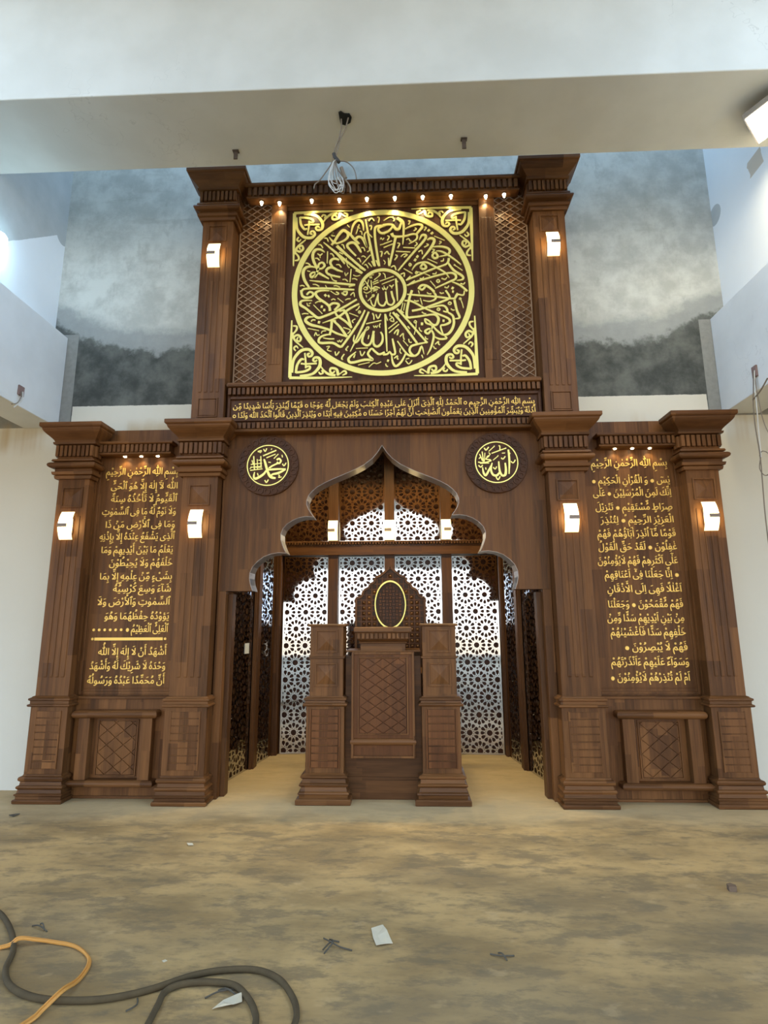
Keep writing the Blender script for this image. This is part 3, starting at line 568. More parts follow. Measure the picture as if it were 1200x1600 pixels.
# ------------------------------------------------------------------ columns
def side_name(s): return 'left' if s < 0 else 'right'
CAP = [(0, 0.002), (0, 0.026), (0.028, 0.034), (0.034, 0.022), (0.040, 0.046), (0.066, 0.052), (0.072, 0.030), (0.098, 0.030)] + arc(0.102, 0.160, 0.048, 0.036) + \
      [(0.165, 0.032), (0.172, 0.058), (0.192, 0.052), (0.200, 0.026), (0.212, 0.018), (0.338, 0.018), (0.342, 0.056), (0.362, 0.060), (0.366, 0.046)] + \
      [(0.366 + 0.122 * i / 7, 0.046 + 0.090 * (0.5 - 0.5 * math.cos(math.pi * i / 7)) ** 0.8) for i in range(1, 8)] + [(0.490, 0.146), (0.500, 0.153), (0.532, 0.153), (0.536, 0.148)]
BASE = [(0, 0.060), (0.006, 0.066), (0.026, 0.068), (0.034, 0.064), (0.036, 0.050), (0.060, 0.050), (0.068, 0.060), (0.078, 0.060), (0.084, 0.046), (0.112, 0.042), (0.122, 0.052),
        (0.132, 0.055), (0.142, 0.050), (0.146, 0.036), (0.174, 0.032), (0.186, 0.046), (0.202, 0.048), (0.214, 0.042), (0.220, 0.024), (0.232, 0.018)]
PEDCAP = [(0, 0.018), (0.004, 0.036), (0.012, 0.043), (0.022, 0.040), (0.028, 0.026), (0.052, 0.026), (0.060, 0.038), (0.074, 0.038), (0.082, 0.020), (0.090, 0.014), (0.094, 0.002)]
def shift(prof, z): return [(a + z, o) for a, o in prof]
def raised_block(parent, cx, w, z0, z1, y):
    m = MB()
    for a, b, c, d in ((cx - w / 2, cx - w / 2 + 0.014, z0, z1), (cx + w / 2 - 0.014, cx + w / 2, z0, z1), (cx - w / 2 + 0.014, cx + w / 2 - 0.014, z0, z0 + 0.014), (cx - w / 2 + 0.014, cx + w / 2 - 0.014, z1 - 0.014, z1)):
        m.box(a, b, y - 0.012, y, c, d)
    m.pyramid(cx - w / 2 + 0.020, cx + w / 2 - 0.020, z0 + 0.020, z1 - 0.020, y, 0.020)
    build('raised_block', m, WOOD, parent, 0.002)
def capital(parent, x0, x1, yf, yb, zc):
    c = build('capital', MB().stack(x0, x1, yf, yb, shift(CAP, zc)), WOODH, parent)
    d = MB(); dentils(d, x0 - 0.040, x1 + 0.040, yf - 0.048, yf - 0.016, zc + 0.222, zc + 0.330, 0.045, 0.015)
    dentils_y(d, x0 - 0.048, x0 - 0.016, yf - 0.016, yb - 0.01, zc + 0.222, zc + 0.330, 0.045, 0.015)
    dentils_y(d, x1 + 0.016, x1 + 0.048, yf - 0.016, yb - 0.01, zc + 0.222, zc + 0.330, 0.045, 0.015)
    build('dentil_band', d, WOOD, c, 0.002)
def reeds(m, cx, hw, y, z0, z1):
    for k in (-1.5, -0.5, 0.5, 1.5):
        m.stack(cx + k * hw * 0.36 - 0.013, cx + k * hw * 0.36 + 0.013, y - 0.004, y + 0.001, [(z0, 0.0), (z0 + 0.01, 0.002), (z1 - 0.01, 0.002), (z1, 0.0)])
def tall_column(cx, hw, yf, label):
    x0, x1, yb = cx - hw, cx + hw, 0.262
    t = thing('column', label, 'column', (cx, yf, 0), 'tall carved teak columns')
    build('base', MB().stack(x0, x1, yf, yb, BASE), WOODH, t)
    p = build('pedestal', MB().box(x0 - 0.018, x1 + 0.018, yf - 0.018, yb, 0.232, 0.800), WOOD, t, 0.003)
    m = MB(); w = hw - 0.035
    for a, b, c, d in ((cx - w, cx - w + 0.012, 0.275, 0.765), (cx + w - 0.012, cx + w, 0.275, 0.765)): m.box(a, b, yf - 0.026, yf - 0.018, c, d)
    for k in range(8): m.box(cx - w + 0.012, cx + w - 0.012, yf - 0.025, yf - 0.018, 0.275 + k * 0.0612 + 0.004, 0.275 + (k + 1) * 0.0612 - 0.004)
    build('slat_panel', m, BLOCK, p, 0.002)
    build('pedestal_cap', MB().stack(x0, x1, yf, yb, shift(PEDCAP, 0.796)), WOODH, t)
    sh = MB().box(x0, x1, yf, yb, 0.888, 2.905); reeds(sh, cx, hw, yf, 1.05, 2.54)
    build('shaft', sh, WOOD, t, 0.002)
    raised_block(t, cx, 0.205, 2.62, 2.825, yf)
    capital(t, x0, x1, yf, yb, 2.903)
    return t
tall_column(-2.990, 0.152, 0.16, 'tall teak column at the far left beside the cream wall, lit lamp on its shaft')
tall_column(-1.736, 0.170, 0.13, 'tall teak column between the left inscription panel and the niche arch')
tall_column(1.728, 0.168, 0.13, 'tall teak column between the niche arch and the right inscription panel')
tall_column(2.986, 0.150, 0.16, 'tall teak column at the far right beside the wall with dangling wires')
def upper_column(cx, label):
    hw, yf, yb = 0.160, 0.13, 0.331; x0, x1 = cx - hw, cx + hw
    t = thing('upper_column', label, 'column', (cx, yf, 3.44), 'upper columns beside the gold roundel')
    sh = MB().box(x0, x1, yf, yb, 3.441, 5.668); reeds(sh, cx, hw, yf, 3.76, 5.36)
    m = build('shaft', sh, WOOD, t, 0.002)
    raised_block(t, cx, 0.20, 5.43, 5.62, yf)
    b = MB(); w = 0.10
    for q in ((cx - w, cx - w + 0.012, 3.50, 3.70), (cx + w - 0.012, cx + w, 3.50, 3.70), (cx - w + 0.012, cx + w - 0.012, 3.50, 3.512), (cx - w + 0.012, cx + w - 0.012, 3.688, 3.70)): b.box(q[0], q[1], yf - 0.010, yf, q[2], q[3])
    b.box(cx - w + 0.02, cx + w - 0.02, yf - 0.006, yf, 3.52, 3.68)
    build('foot_panel', b, WOOD, t, 0.002)
    capital(t, x0, x1, yf, yb, 5.666)
upper_column(-1.708, 'upper teak column left of the gold roundel, standing on the cornice')
upper_column(1.730, 'upper teak column right of the gold roundel, standing on the cornice')
# ------------------------------------------------------------------ wall lamps
def wall_lamp(cx, y, zc, label, hh=0.133, w=0.122, mat=None, depth=0.55, group='wall lamps on the columns'):
    t = thing('wall_lamp', label, 'wall lamp', (cx, y, zc), group)
    build('backplate', MB().box(cx - w * 0.36, cx + w * 0.36, y - 0.022, y - 0.0005, zc - hh * 0.55, zc + hh * 0.55), CHROME, t, 0.003)
    n = 10; b = []
    for i in range(n + 1):
        u = -1 + 2 * i / n; b.append((zc + u * hh, 0.035 + (0.075 * (1 - u * u) + 0.012) * depth))
    m = MB(); k = len(b); hw = w / 2
    outer = [(y - o, z) for z, o in b]; inner = [(y - o + 0.012, z) for z, o in b]
    for sx in (-hw, hw):
        m.v += [(cx + sx, yy, z) for yy, z in outer] + [(cx + sx, yy, z) for yy, z in inner]
    L = 2 * k
    for i in range(k - 1):
        m.f += [(i, i + 1, L + i + 1, L + i), (k + i, L + k + i, L + k + i + 1, k + i + 1), (i, k + i, k + i + 1, i + 1), (L + i, L + i + 1, L + k + i + 1, L + k + i)]
    m.f += [(0, L, L + k, k), (k - 1, 2 * k - 1, L + 2 * k - 1, L + k - 1)]
    build('glass_shade', m, mat or SHADE, t)
    yy = y - 0.035 - 0.087 * depth - 0.003
    l, r = (cx - hw - 0.003, cx + hw - 0.034) if cx < 0.2 else (cx - hw + 0.034, cx + hw + 0.003)
    build('clamp_band', MB().box(l, r, yy - 0.006, yy + 0.004, zc - 0.019, zc + 0.017), BAND, t, 0.001)
    build('mounting_stem', MB().box(cx - 0.03, cx + 0.03, y - 0.06, y - 0.021, zc - 0.010, zc + 0.010), CHROME, t, 0.001)
    return t
wall_lamp(-2.990, 0.16, 2.44, 'lit glass wall lamp on the far left column')
wall_lamp(-1.736, 0.13, 2.44, 'lit glass wall lamp on the column left of the niche arch')
wall_lamp(1.728, 0.13, 2.455, 'lit glass wall lamp on the column right of the niche arch')
wall_lamp(2.986, 0.16, 2.46, 'lit glass wall lamp on the far right column')
wall_lamp(-1.716, 0.13, 5.245, 'lit glass wall lamp high on the left upper column')
wall_lamp(1.738, 0.13, 5.262, 'lit glass wall lamp high on the right upper column')
# ------------------------------------------------------------------ downlights
def spot(parent, x, y, z, watts, aim=(0, 0.25, -1), angle=110):
    d = bpy.data.lights.new('lamp_light', 'SPOT'); d.energy = watts; d.color = (1.0, 0.82, 0.44); d.spot_size = math.radians(angle); d.spot_blend = 0.7; d.shadow_soft_size = 0.015
    o = bpy.data.objects.new('lamp_light', d); C.objects.link(o); o.parent = parent; o.matrix_parent_inverse = Matrix.Translation(-Vector(parent.location))
    o.location = (x, y, z); o.rotation_euler = Vector(aim).to_track_quat('-Z', 'Y').to_euler()
def cone_light(x, y, z, label, group, watts, r=0.018, h=0.034):
    t = thing('spotlight', label, 'spotlight', (x, y, z), group)
    build('housing', MB().cone(x, y, z - 0.012, z, r * 1.2, r * 1.25), CHROME, t)
    build('bulb', MB().cone(x, y, z - 0.012 - h, z - 0.012, r * 0.45, r), BULB, t)
    spot(t, x, y, z - 0.02 - h, watts)
# ------------------------------------------------------------------ inscription panels
PHR = {}
LEFT = ['بِسْمِ ﷲِ الرَّحْمٰنِ الرَّحِيْمِ', 'ﷲُ لَآ إِلٰهَ إِلَّا هُوَ ٱلْحَىُّ', 'ٱلْقَيُّومُ لَا تَأْخُذُهُ سِنَةٌ', 'وَلَا نَوْمٌ لَّهُ مَا فِى ٱلسَّمٰوٰتِ', 'وَمَا فِى ٱلْأَرْضِ مَنْ ذَا',
        'ٱلَّذِى يَشْفَعُ عِنْدَهُ إِلَّا بِإِذْنِهِ', 'يَعْلَمُ مَا بَيْنَ أَيْدِيهِمْ وَمَا', 'خَلْفَهُمْ وَلَا يُحِيْطُوْنَ', 'بِشَىْءٍ مِّنْ عِلْمِهِ إِلَّا بِمَا', 'شَآءَ وَسِعَ كُرْسِيُّهُ', 'ٱلسَّمٰوٰتِ وَٱلْأَرْضَ وَلَا',
        'يَـُٔوْدُهُ حِفْظُهُمَا وَهُوَ'.replace('ـُٔ', 'ؤ'), 'ٱلْعَلِىُّ ٱلْعَظِيْمُ ●', 'أَشْهَدُ أَنْ لَا إِلٰهَ إِلَّا ﷲُ', 'وَحْدَهُ لَا شَرِيْكَ لَهُ وَأَشْهَدُ', 'أَنَّ مُحَمَّدًا عَبْدُهُ وَرَسُولُهُ']
LPOS = [(-2.761, -2.027, 3.015), (-2.699, -2.021, 2.867), (-2.687, -2.022, 2.737), (-2.766, -2.023, 2.610), (-2.722, -2.024, 2.481), (-2.768, -2.022, 2.362), (-2.741, -2.027, 2.232), (-2.649, -2.024, 2.105),
        (-2.732, -2.019, 1.976), (-2.589, -2.020, 1.857), (-2.732, -2.024, 1.734), (-2.650, -2.021, 1.599), (-2.435, -2.025, 1.480), (-2.679, -2.025, 1.272), (-2.750, -2.025, 1.142), (-2.760, -2.025, 1.013)]
RIGHTT = ['بِسْمِ ﷲِ الرَّحْمٰنِ الرَّحِيْمِ', 'يٰسٓ ● وَ الْقُرْاٰنِ الْحَكِيْمِ ●', 'اِنَّكَ لَمِنَ الْمُرْسَلِيْنَ ● عَلٰى', 'صِرَاطٍ مُّسْتَقِيْمٍ ● تَنْزِيْلَ', 'الْعَزِيْزِ الرَّحِيْمِ ● لِتُنْذِرَ', 'قَوْمًا مَّآ اُنْذِرَ اٰبَآؤُهُمْ فَهُمْ', 'غٰفِلُوْنَ ● لَقَدْ حَقَّ الْقَوْلُ',
          'عَلٰٓى اَكْثَرِهِمْ فَهُمْ لَايُؤْمِنُوْنَ', '● اِنَّا جَعَلْنَا فِىْٓ اَعْنَاقِهِمْ', 'اَغْلٰلًا فَهِىَ اِلَى الْاَذْقَانِ', 'فَهُمْ مُّقْمَحُوْنَ ● وَجَعَلْنَا', 'مِنْ بَيْنِ اَيْدِيْهِمْ سَدًّا وَّمِنْ', 'خَلْفِهِمْ سَدًّا فَاَغْشَيْنٰهُمْ', 'فَهُمْ لَا يُبْصِرُوْنَ ●', 'وَسَوَآءٌ عَلَيْهِمْ ءَاَنْذَرْتَهُمْ', 'اَمْ لَمْ تُنْذِرْهُمْ لَايُؤْمِنُوْنَ ●']
RPOS = [(2.018, 2.744, 3.026), (2.011, 2.755, 2.856), (2.015, 2.755, 2.733), (2.028, 2.752, 2.595), (2.069, 2.753, 2.471), (2.027, 2.757, 2.339), (2.027, 2.754, 2.214), (2.011, 2.749, 2.084), (2.065, 2.749, 1.956),
        (2.078, 2.758, 1.823), (2.072, 2.756, 1.683), (2.057, 2.754, 1.558), (2.077, 2.753, 1.431), (2.191, 2.756, 1.299), (2.061, 2.756, 1.169), (2.044, 2.749, 1.034)]
def inscription(s, lines, pos, label):
    a, b = (-2.836, -1.910) if s < 0 else (1.900, 2.832)
    cx = (a + b) / 2
    t = thing('inscription_panel', label, 'inscription panel', (cx, 0.31, 0.87), 'tall inscription panels')
    c, d = (b - 0.004, b + 0.13) if s < 0 else (a - 0.13, a + 0.004)
    build('board', MB().box(a - 0.12, b + 0.12, 0.31, 0.40, 0.872, 3.445), WOOD, t)
    e, f = (a - 0.12, a + 0.004) if s < 0 else (b - 0.004, b + 0.12)
    for g, h in ((c, d), (e, f)): build('side_return', MB().box(g, h, 0.264, 0.3095, 0.873, 3.445), WOOD, t)
    f = MB()
    for q in ((a + 0.004, a + 0.03, 0.885, 3.16), (b - 0.03, b - 0.004, 0.885, 3.16), (a + 0.03, b - 0.03, 0.885, 0.91)): f.box(q[0], q[1], 0.296, 0.311, q[2], q[3])
    f.box(a + 0.03, b - 0.03, 0.304, 0.311, 0.935, 0.945)
    build('edge_moulding', f, WOOD, t, 0.003)
    for i, (tx, (x0, x1, zc)) in enumerate(zip(lines, pos)):
        build('text_line', text_line(MB(), tx, x0, x1, zc - 0.033, 0.088 if i else 0.096, 0.31, 0.006), GOLDT, t)
    if s < 0:
        m = MB()
        for k in range(6): m.disc(-2.74 + k * 0.053, 1.468, 0.013, 0.304, 0.31, 14)
        build('text_line', m, GOLDT, t)
        build('divider_bar', MB().box(-2.725, -2.07, 0.303, 0.31, 1.371, 1.397).disc(-2.745, 1.384, 0.012, 0.304, 0.31, 14).disc(-2.048, 1.384, 0.012, 0.304, 0.31, 14), GOLDT, t)
inscription(-1, LEFT, LPOS, 'tall wooden panel of gold Arabic lines with a gold bar, left of the niche')
inscription(1, RIGHTT, RPOS, 'tall wooden panel of sixteen gold Arabic lines with round verse dots, right of the niche')
def short_cornice(s, label):
    a, b = (-2.79, -2.085) if s < 0 else (2.085, 2.79)
    t = thing('cornice', label, 'cornice', ((a + b) / 2, 0.2, 3.16), 'short cornices over the inscription panels')
    c = build('cornice_body', MB().stack(a, b, 0.21, 0.3095, [(3.155, -0.012), (3.163, 0.010), (3.178, 0.014), (3.180, -0.006), (3.262, -0.006), (3.264, 0.022), (3.272, 0.030), (3.288, 0.030)]), WOODH, t)
    d = MB(); dentils(d, a - 0.006, b + 0.006, 0.192, 0.216, 3.184, 3.260, 0.046, 0.017)
    build('dentil_band', d, WOOD, t, 0.002)
    for k in (-1, 0, 1):
        x = (a + b) / 2 + k * 0.165 + (0.045 if s < 0 else -0.03)
        build('downlight', MB().cone(x, 0.26, 3.148, 3.156, 0.013, 0.016), BULB, t)
        spot(t, x, 0.262, 3.14, SPOT_S)
short_cornice(-1, 'short dentilled cornice with three lights above the left inscription panel')
short_cornice(1, 'short dentilled cornice with three lights above the right inscription panel')
def dado(s, label):
    a, b = (-2.832, -1.918) if s < 0 else (1.908, 2.830)
    t = thing('dado_panel', label, 'dado panel', ((a + b) / 2, 0.26, 0), 'dado panels under the inscriptions')
    c, d = (-2.775, -2.052) if s < 0 else (2.062, 2.775)
    build('back_board', MB().box(a - 0.1, b + 0.1, 0.285, 0.42, 0.0, 0.871), BLOCK, t)
    for g, h in ((a - 0.1, a), (b, b + 0.1)): build('side_return', MB().box(g, h, 0.264, 0.2845, 0.0, 0.871), WOOD, t)
    build('top_moulding', MB().box(a, b, 0.262, 0.2845, 0.848, 0.8715), WOODH, t, 0.004)
    build('foot_strip', MB().box(a, b, 0.268, 0.2845, 0.0, 0.022), WOODH, t, 0.004)
    for zz, h in ((0.690, 0.066), (0.112, 0.058)):
        pr = [(z, o) for z, o in arc(zz, zz + h, 0.0, 0.028, 8)]
        build('rail', MB().stack(c, d, 0.205, 0.286, pr), WOODH, t)
    for px in (c + 0.075, d - 0.075):
        m = MB().box(px - 0.052, px + 0.052, 0.212, 0.286, 0.165, 0.692)
        build('post', m, WOOD, t, 0.004)
    la, lb = c + 0.19, d - 0.19
    l = MB(); lozenges(l, la, lb, 0.20, 0.655, 0.155, 0.125, 0.07, 0.276, 0.286)
    build('carved_lattice', l, BLOCK, t, 0.002)
    fr = MB().box(la - 0.016, la - 0.004, 0.274, 0.286, 0.186, 0.669).box(lb + 0.004, lb + 0.016, 0.274, 0.286, 0.186, 0.669).box(la - 0.004, lb + 0.004, 0.274, 0.286, 0.186, 0.196).box(la - 0.004, lb + 0.004, 0.274, 0.286, 0.659, 0.669)
    build('lattice_frame', fr, WOOD, t)
dado(-1, 'low recessed teak panel with diagonal grooves under the left inscription')
dado(1, 'low recessed teak panel with diagonal grooves under the right inscription')
# ------------------------------------------------------------------ arch panel and medallions
ARCH = [(0.0, 3.235), (0.046, 3.162), (0.098, 3.1), (0.176, 3.041), (0.257, 2.998), (0.337, 2.961), (0.418, 2.926), (0.498, 2.892), (0.564, 2.861), (0.631, 2.823), (0.683, 2.779), (0.717, 2.738), (0.735, 2.69), (0.734, 2.644), (0.716, 2.6), (0.692, 2.562), (0.665, 2.527),
        (0.733, 2.532), (0.801, 2.521), (0.862, 2.497), (0.919, 2.458), (0.958, 2.414), (0.978, 2.361), (0.975, 2.305), (0.957, 2.252), (0.939, 2.209), (0.921, 2.178), (0.997, 2.183), (1.069, 2.171), (1.133, 2.146), (1.193, 2.101), (1.238, 2.049), (1.261, 1.994), (1.264, 1.939), (1.252, 1.881), (1.23, 1.821)]
ta = thing('arch_panel', 'broad teak panel with a pointed scalloped arch cut over the niche', 'arch panel', (0, 0.27, 0))
YA0, YA1 = 0.265, 0.46
am = MB(); top = 3.375
for s in (-1, 1): am.prism([(s * x, z) for x, z in ARCH] + [(s * 1.558, 1.821), (s * 1.558, top), (0.0, top)], YA0, YA1)
build('spandrel', am, WOODP, ta)
sl = MB()
for s in (-1, 1):
    for k in range(len(ARCH) - 1):
        (xa, za), (xb, zb) = ARCH[k], ARCH[k + 1]; q = math.hypot(xb - xa, zb - za); nx, nz = (zb - za) / q * 0.003, -(xb - xa) / q * 0.003
        sl.prism([(s * xa, za), (s * xb, zb), (s * (xb + nx), zb + nz), (s * (xa + nx), za + nz)], YA0 + 0.004, YA1 - 0.002)
build('soffit_lining', sl, LINING, ta, label='polished brown metal lining of the arch edge')
for s in (-1, 1):
    a, b = sorted((s * 1.558, s * 1.478)); build('jamb', MB().box(a, b, YA0, 0.345, 0, 1.8205), WOOD, ta, 0.003)
    a, b = sorted((s * 1.60, s * 1.535)); build('jamb_return', MB().box(a, b, 0.345, 0.47, 0, 3.37), DARK, ta)
def medallion(cx, cz, data, label):
    t = thing('medallion', label, 'medallion', (cx, 0.26, cz), 'round carved medallions')
    m = MB().disc(cx, cz, 0.300, 0.240, 0.2645, 64)
    build('carved_disc', m, BOARD, t, 0.004)
    p = MB()
    for k in range(24):
        a = 2 * math.pi * k / 24; p.ring(cx + 0.262 * math.cos(a), cz + 0.262 * math.sin(a), 0.032, 0.020, 0.232, 0.241, 16)
    p.ring(cx, cz, 0.226, 0.216, 0.232, 0.241, 64)
    build('scalloped_border', p, BOARD, t)
    build('gold_ring', MB().ring(cx, cz, 0.207, 0.197, 0.230, 0.241, 72), GOLD, t)
    build('calligraphy', strokes(data, cx, cz, 0.240, 0.008), GOLD, t)
medallion(-1.115, 3.035, MUH, 'round carved medallion with gold calligraphy left of the arch tip')
medallion(1.102, 3.031, ALLA, 'round carved medallion with gold calligraphy right of the arch tip')
# ------------------------------------------------------------------ inscription frieze
tf = thing('frieze', 'long dark board with two lines of gold Arabic script under the roundel', 'frieze', (0.012, 0.2, 3.35))
a, b = -1.535, 1.557
build('board', MB().box(a, b, 0.195, 0.46, 3.376, 3.86), BOARD, tf)
build('top_moulding', MB().stack(a + 0.02, b - 0.02, 0.150, 0.46, [(3.815, 0.0), (3.822, 0.014), (3.842, 0.018), (3.848, 0.010), (3.860, 0.010)]), WOODH, tf)
dm = MB(); dentils(dm, a + 0.01, b - 0.01, 0.150, 0.196, 3.742, 3.812, 0.046, 0.016); build('dentil_band', dm, WOOD, tf, 0.002)
dm = MB(); dentils(dm, a + 0.03, b - 0.03, 0.160, 0.196, 3.392, 3.452, 0.046, 0.016); build('dentil_band', dm, WOOD, tf, 0.002)
build('bottom_moulding', MB().stack(a + 0.03, b - 0.03, 0.168, 0.264, [(3.352, -0.01), (3.360, 0.008), (3.376, 0.012), (3.388, 0.0)]), WOODH, tf)
fm = MB()
for q in ((a + 0.012, a + 0.036, 3.47, 3.715), (b - 0.036, b - 0.012, 3.47, 3.715), (a + 0.036, b - 0.036, 3.47, 3.486), (a + 0.036, b - 0.036, 3.700, 3.728)): fm.box(q[0], q[1], 0.172, 0.196, q[2], q[3])
build('frame', fm, BOARD, tf, 0.004)
F1 = 'بِسْمِ ﷲِ الرَّحْمٰنِ الرَّحِيمِ ○ ٱلْحَمْدُ لِلّٰهِ ٱلَّذِىٓ أَنْزَلَ عَلٰى عَبْدِهِ ٱلْكِتٰبَ وَلَمْ يَجْعَل لَّهُ عِوَجًا ○ قَيِّمًا لِّيُنْذِرَ بَأْسًا شَدِيدًا مِّن'
F2 = 'لَّدُنْهُ وَيُبَشِّرَ ٱلْمُؤْمِنِينَ ٱلَّذِينَ يَعْمَلُونَ ٱلصّٰلِحٰتِ أَنَّ لَهُمْ أَجْرًا حَسَنًا ○ مَّكِثِينَ فِيهِ أَبَدًا ○ وَيُنْذِرَ ٱلَّذِينَ قَالُوا ٱتَّخَذَ ﷲُ وَلَدًا ○'
build('text_line', text_line(MB(), F1, -1.475, 1.49, 3.607, 0.075, 0.195, 0.006), GOLDT, tf)
build('text_line', text_line(MB(), F2, -1.475, 1.495, 3.512, 0.075, 0.195, 0.006), GOLDT, tf)
# ------------------------------------------------------------------ gold roundel and its surround
CX, CZ = 0.012, 4.913
tr = thing('calligraphy_roundel', 'large square dark panel with a gold ring of radiating calligraphy at the top', 'calligraphy panel', (CX, 0.3, 3.87))
build('board', MB().box(-1.010, 1.034, 0.285, 0.497, 3.861, 5.93), BOARD, tr)
fm = MB()
for q in ((-1.010, 1.034, 5.93, 6.116, 0.256), (-1.020, 1.044, 5.888, 5.93, 0.270)): fm.box(q[0], q[1], q[4], 0.497, q[2], q[3])
build('frame', fm, WOODH, tr, 0.004)
build('bottom_fillet', MB().box(-1.010, 1.034, 0.262, 0.2845, 3.8615, 3.885), WOODH, tr, 0.004)
build('gold_ring', MB().ring(CX, CZ, 0.950, 0.893, 0.274, 0.286, 128), GOLD, tr)
build('inner_ring', MB().ring(CX, CZ + 0.003, 0.251, 0.217, 0.274, 0.286, 72), GOLD, tr)
build('calligraphy', strokes(ROUND, CX, CZ, 0.286, 0.010), GOLD, tr)
build('centre_name', strokes(CENTRE, CX, CZ, 0.286, 0.010), GOLD, tr)
for fx in (1, -1):
    for fz in (1, -1): build('corner_ornament', strokes(mirror(ORNAMENT, fx, fz), CX, CZ, 0.286, 0.0088), GOLD, tr)
def lattice_panel(s, label):
    a, b = sorted((s * 1.546 + 0.010, s * 1.190 + 0.012))
    e, f = (a - 0.10, b) if s < 0 else (a, b + 0.10)
    t = thing('lattice_panel', label, 'lattice panel', ((a + b) / 2, 0.33, 3.87), 'diamond lattice panels')
    build('board', MB().box(e, f, 0.335, 0.497, 3.863, 6.25), WOOD, t)
    l = MB(); lattice(l, a + 0.012, b - 0.012, 3.868, 6.24, 0.112, 0.078, 0.0085, 0.325, 0.336); build('diamond_strips', l, LIGHTW, t)
    build('edge_strip', MB().box(a + 0.002, a + 0.012, 0.323, 0.336, 3.862, 6.245).box(b - 0.012, b - 0.002, 0.323, 0.336, 3.862, 6.245), LIGHTW, t)
lattice_panel(-1, 'tall narrow diamond lattice panel left of the gold roundel')
lattice_panel(1, 'tall narrow diamond lattice panel right of the gold roundel')
def pilaster(s, label):
    a, b = sorted((s * 1.188 + 0.012, s * 1.024 + 0.012))
    t = thing('pilaster', label, 'pilaster', ((a + b) / 2, 0.25, 3.87), 'flat pilasters beside the roundel')
    m = MB().box(a, b, 0.255, 0.497, 3.863, 6.116); reeds(m, (a + b) / 2, 0.085, 0.255, 4.1, 5.72)
    build('shaft', m, WOOD, t, 0.004)
pilaster(-1, 'flat teak pilaster between the left lattice and the gold roundel')
pilaster(1, 'flat teak pilaster between the gold roundel and the right lattice')
tc = thing('top_cornice', 'long dentilled cornice with a row of small lights above the gold roundel', 'cornice', (0.012, 0.2, 5.95))
build('cornice_body', MB().stack(-1.43, 1.454, 0.150, 0.2535, [(5.952, -0.03), (5.958, -0.006), (5.972, 0.0), (5.974, -0.012), (6.082, -0.012), (6.084, 0.012), (6.092, 0.024), (6.118, 0.026)]), WOODH, tc)
dm = MB(); dentils(dm, -1.42, 1.444, 0.138, 0.164, 5.982, 6.078, 0.058, 0.020); build('dentil_band', dm, WOOD, tc, 0.002)
NUM = ('leftmost', 'second from the left', 'third from the left', 'third from the right', 'second from the right', 'rightmost')
for i, x in enumerate((-0.735, -0.44, -0.147, 0.15, 0.445, 0.742)):
    cone_light(x, 0.195, 5.953, 'small lit spotlight over the gold roundel, %s of its six' % NUM[i], 'spotlights under the top cornice', SPOT_W)
for x, w in ((-1.085, 'left pilaster'), (1.11, 'right pilaster')):
    cone_light(x, 0.215, 5.953, 'small lit spotlight shining on the %s' % w, 'spotlights under the top cornice', SPOT_W)
for x, w in ((-1.275, 'left lattice panel'), (1.30, 'right lattice panel')):
    cone_light(x, 0.20, 5.953, 'small lit spotlight over the %s' % w, 'spotlights under the top cornice', SPOT_W)
# ------------------------------------------------------------------ niche
def star_holes(x0, x1, z0, z1, S=0.232):
    holes = []
    R = S * math.sqrt(3) / 2; rows = int((z1 - z0) / R) + 2; cols = int((x1 - x0) / S) + 3
    ox = (x0 + x1) / 2; oz = z0 + 0.02
    def petal(cx, cz, a, r0, r1, w):
        ca, sa = math.cos(a), math.sin(a); pr = ((r0, 0), (r0 + (r1 - r0) * 0.38, 0.74), (r0 + (r1 - r0) * 0.68, 1.0), (r0 + (r1 - r0) * 0.90, 0.74), (r1, 0.0))
        q = [(r, t * w) for r, t in pr] + [(r, -t * w) for r, t in pr[-2:0:-1]]
        return [(cx + r * ca - t * sa, cz + r * sa + t * ca) for r, t in q]
    for r in range(-1, rows + 1):
        for c in range(-cols // 2 - 1, cols // 2 + 2):
            cx = ox + c * S + (S / 2 if r % 2 else 0); cz = oz + r * R
            holes.append([(cx + 0.138 * S * (1.06 if k % 2 else 0.97) * math.cos(2 * math.pi * k / 24), cz + 0.138 * S * (1.06 if k % 2 else 0.97) * math.sin(2 * math.pi * k / 24)) for k in range(24)])
            for k in range(12):
                a = math.pi / 6 * k
                holes.append(petal(cx, cz, a, 0.230 * S, (0.462 if k % 2 == 0 else 0.482) * S, 0.086 * S))
                b = a + math.pi / 12; q = 0.212 * S
                holes.append([(cx + q * math.cos(b) + 0.030 * S * math.cos(b + t), cz + q * math.sin(b) + 0.030 * S * math.sin(b + t)) for t in (0, 2.09, 4.19)])
            for k in (0, 1):
                tx = cx + S / 2; tz = cz + (1 if k else -1) * S / (2 * math.sqrt(3))
                holes.append([(tx + 0.074 * S * math.cos(t + (0 if k else math.pi)), tz + 0.074 * S * math.sin(t + (0 if k else math.pi))) for t in (math.pi / 2, math.pi / 2 + 2.094, math.pi / 2 + 4.189)])
    out = []
    for h in holes:
        p = clip_poly(h, x0, x1, z0, z1)
        if len(p) > 2:
            ar = sum(p[i - 1][0] * p[i][1] - p[i][0] * p[i - 1][1] for i in range(len(p))) / 2
            if abs(ar) > 4e-6: out.append(p if ar > 0 else p[::-1])
    return out
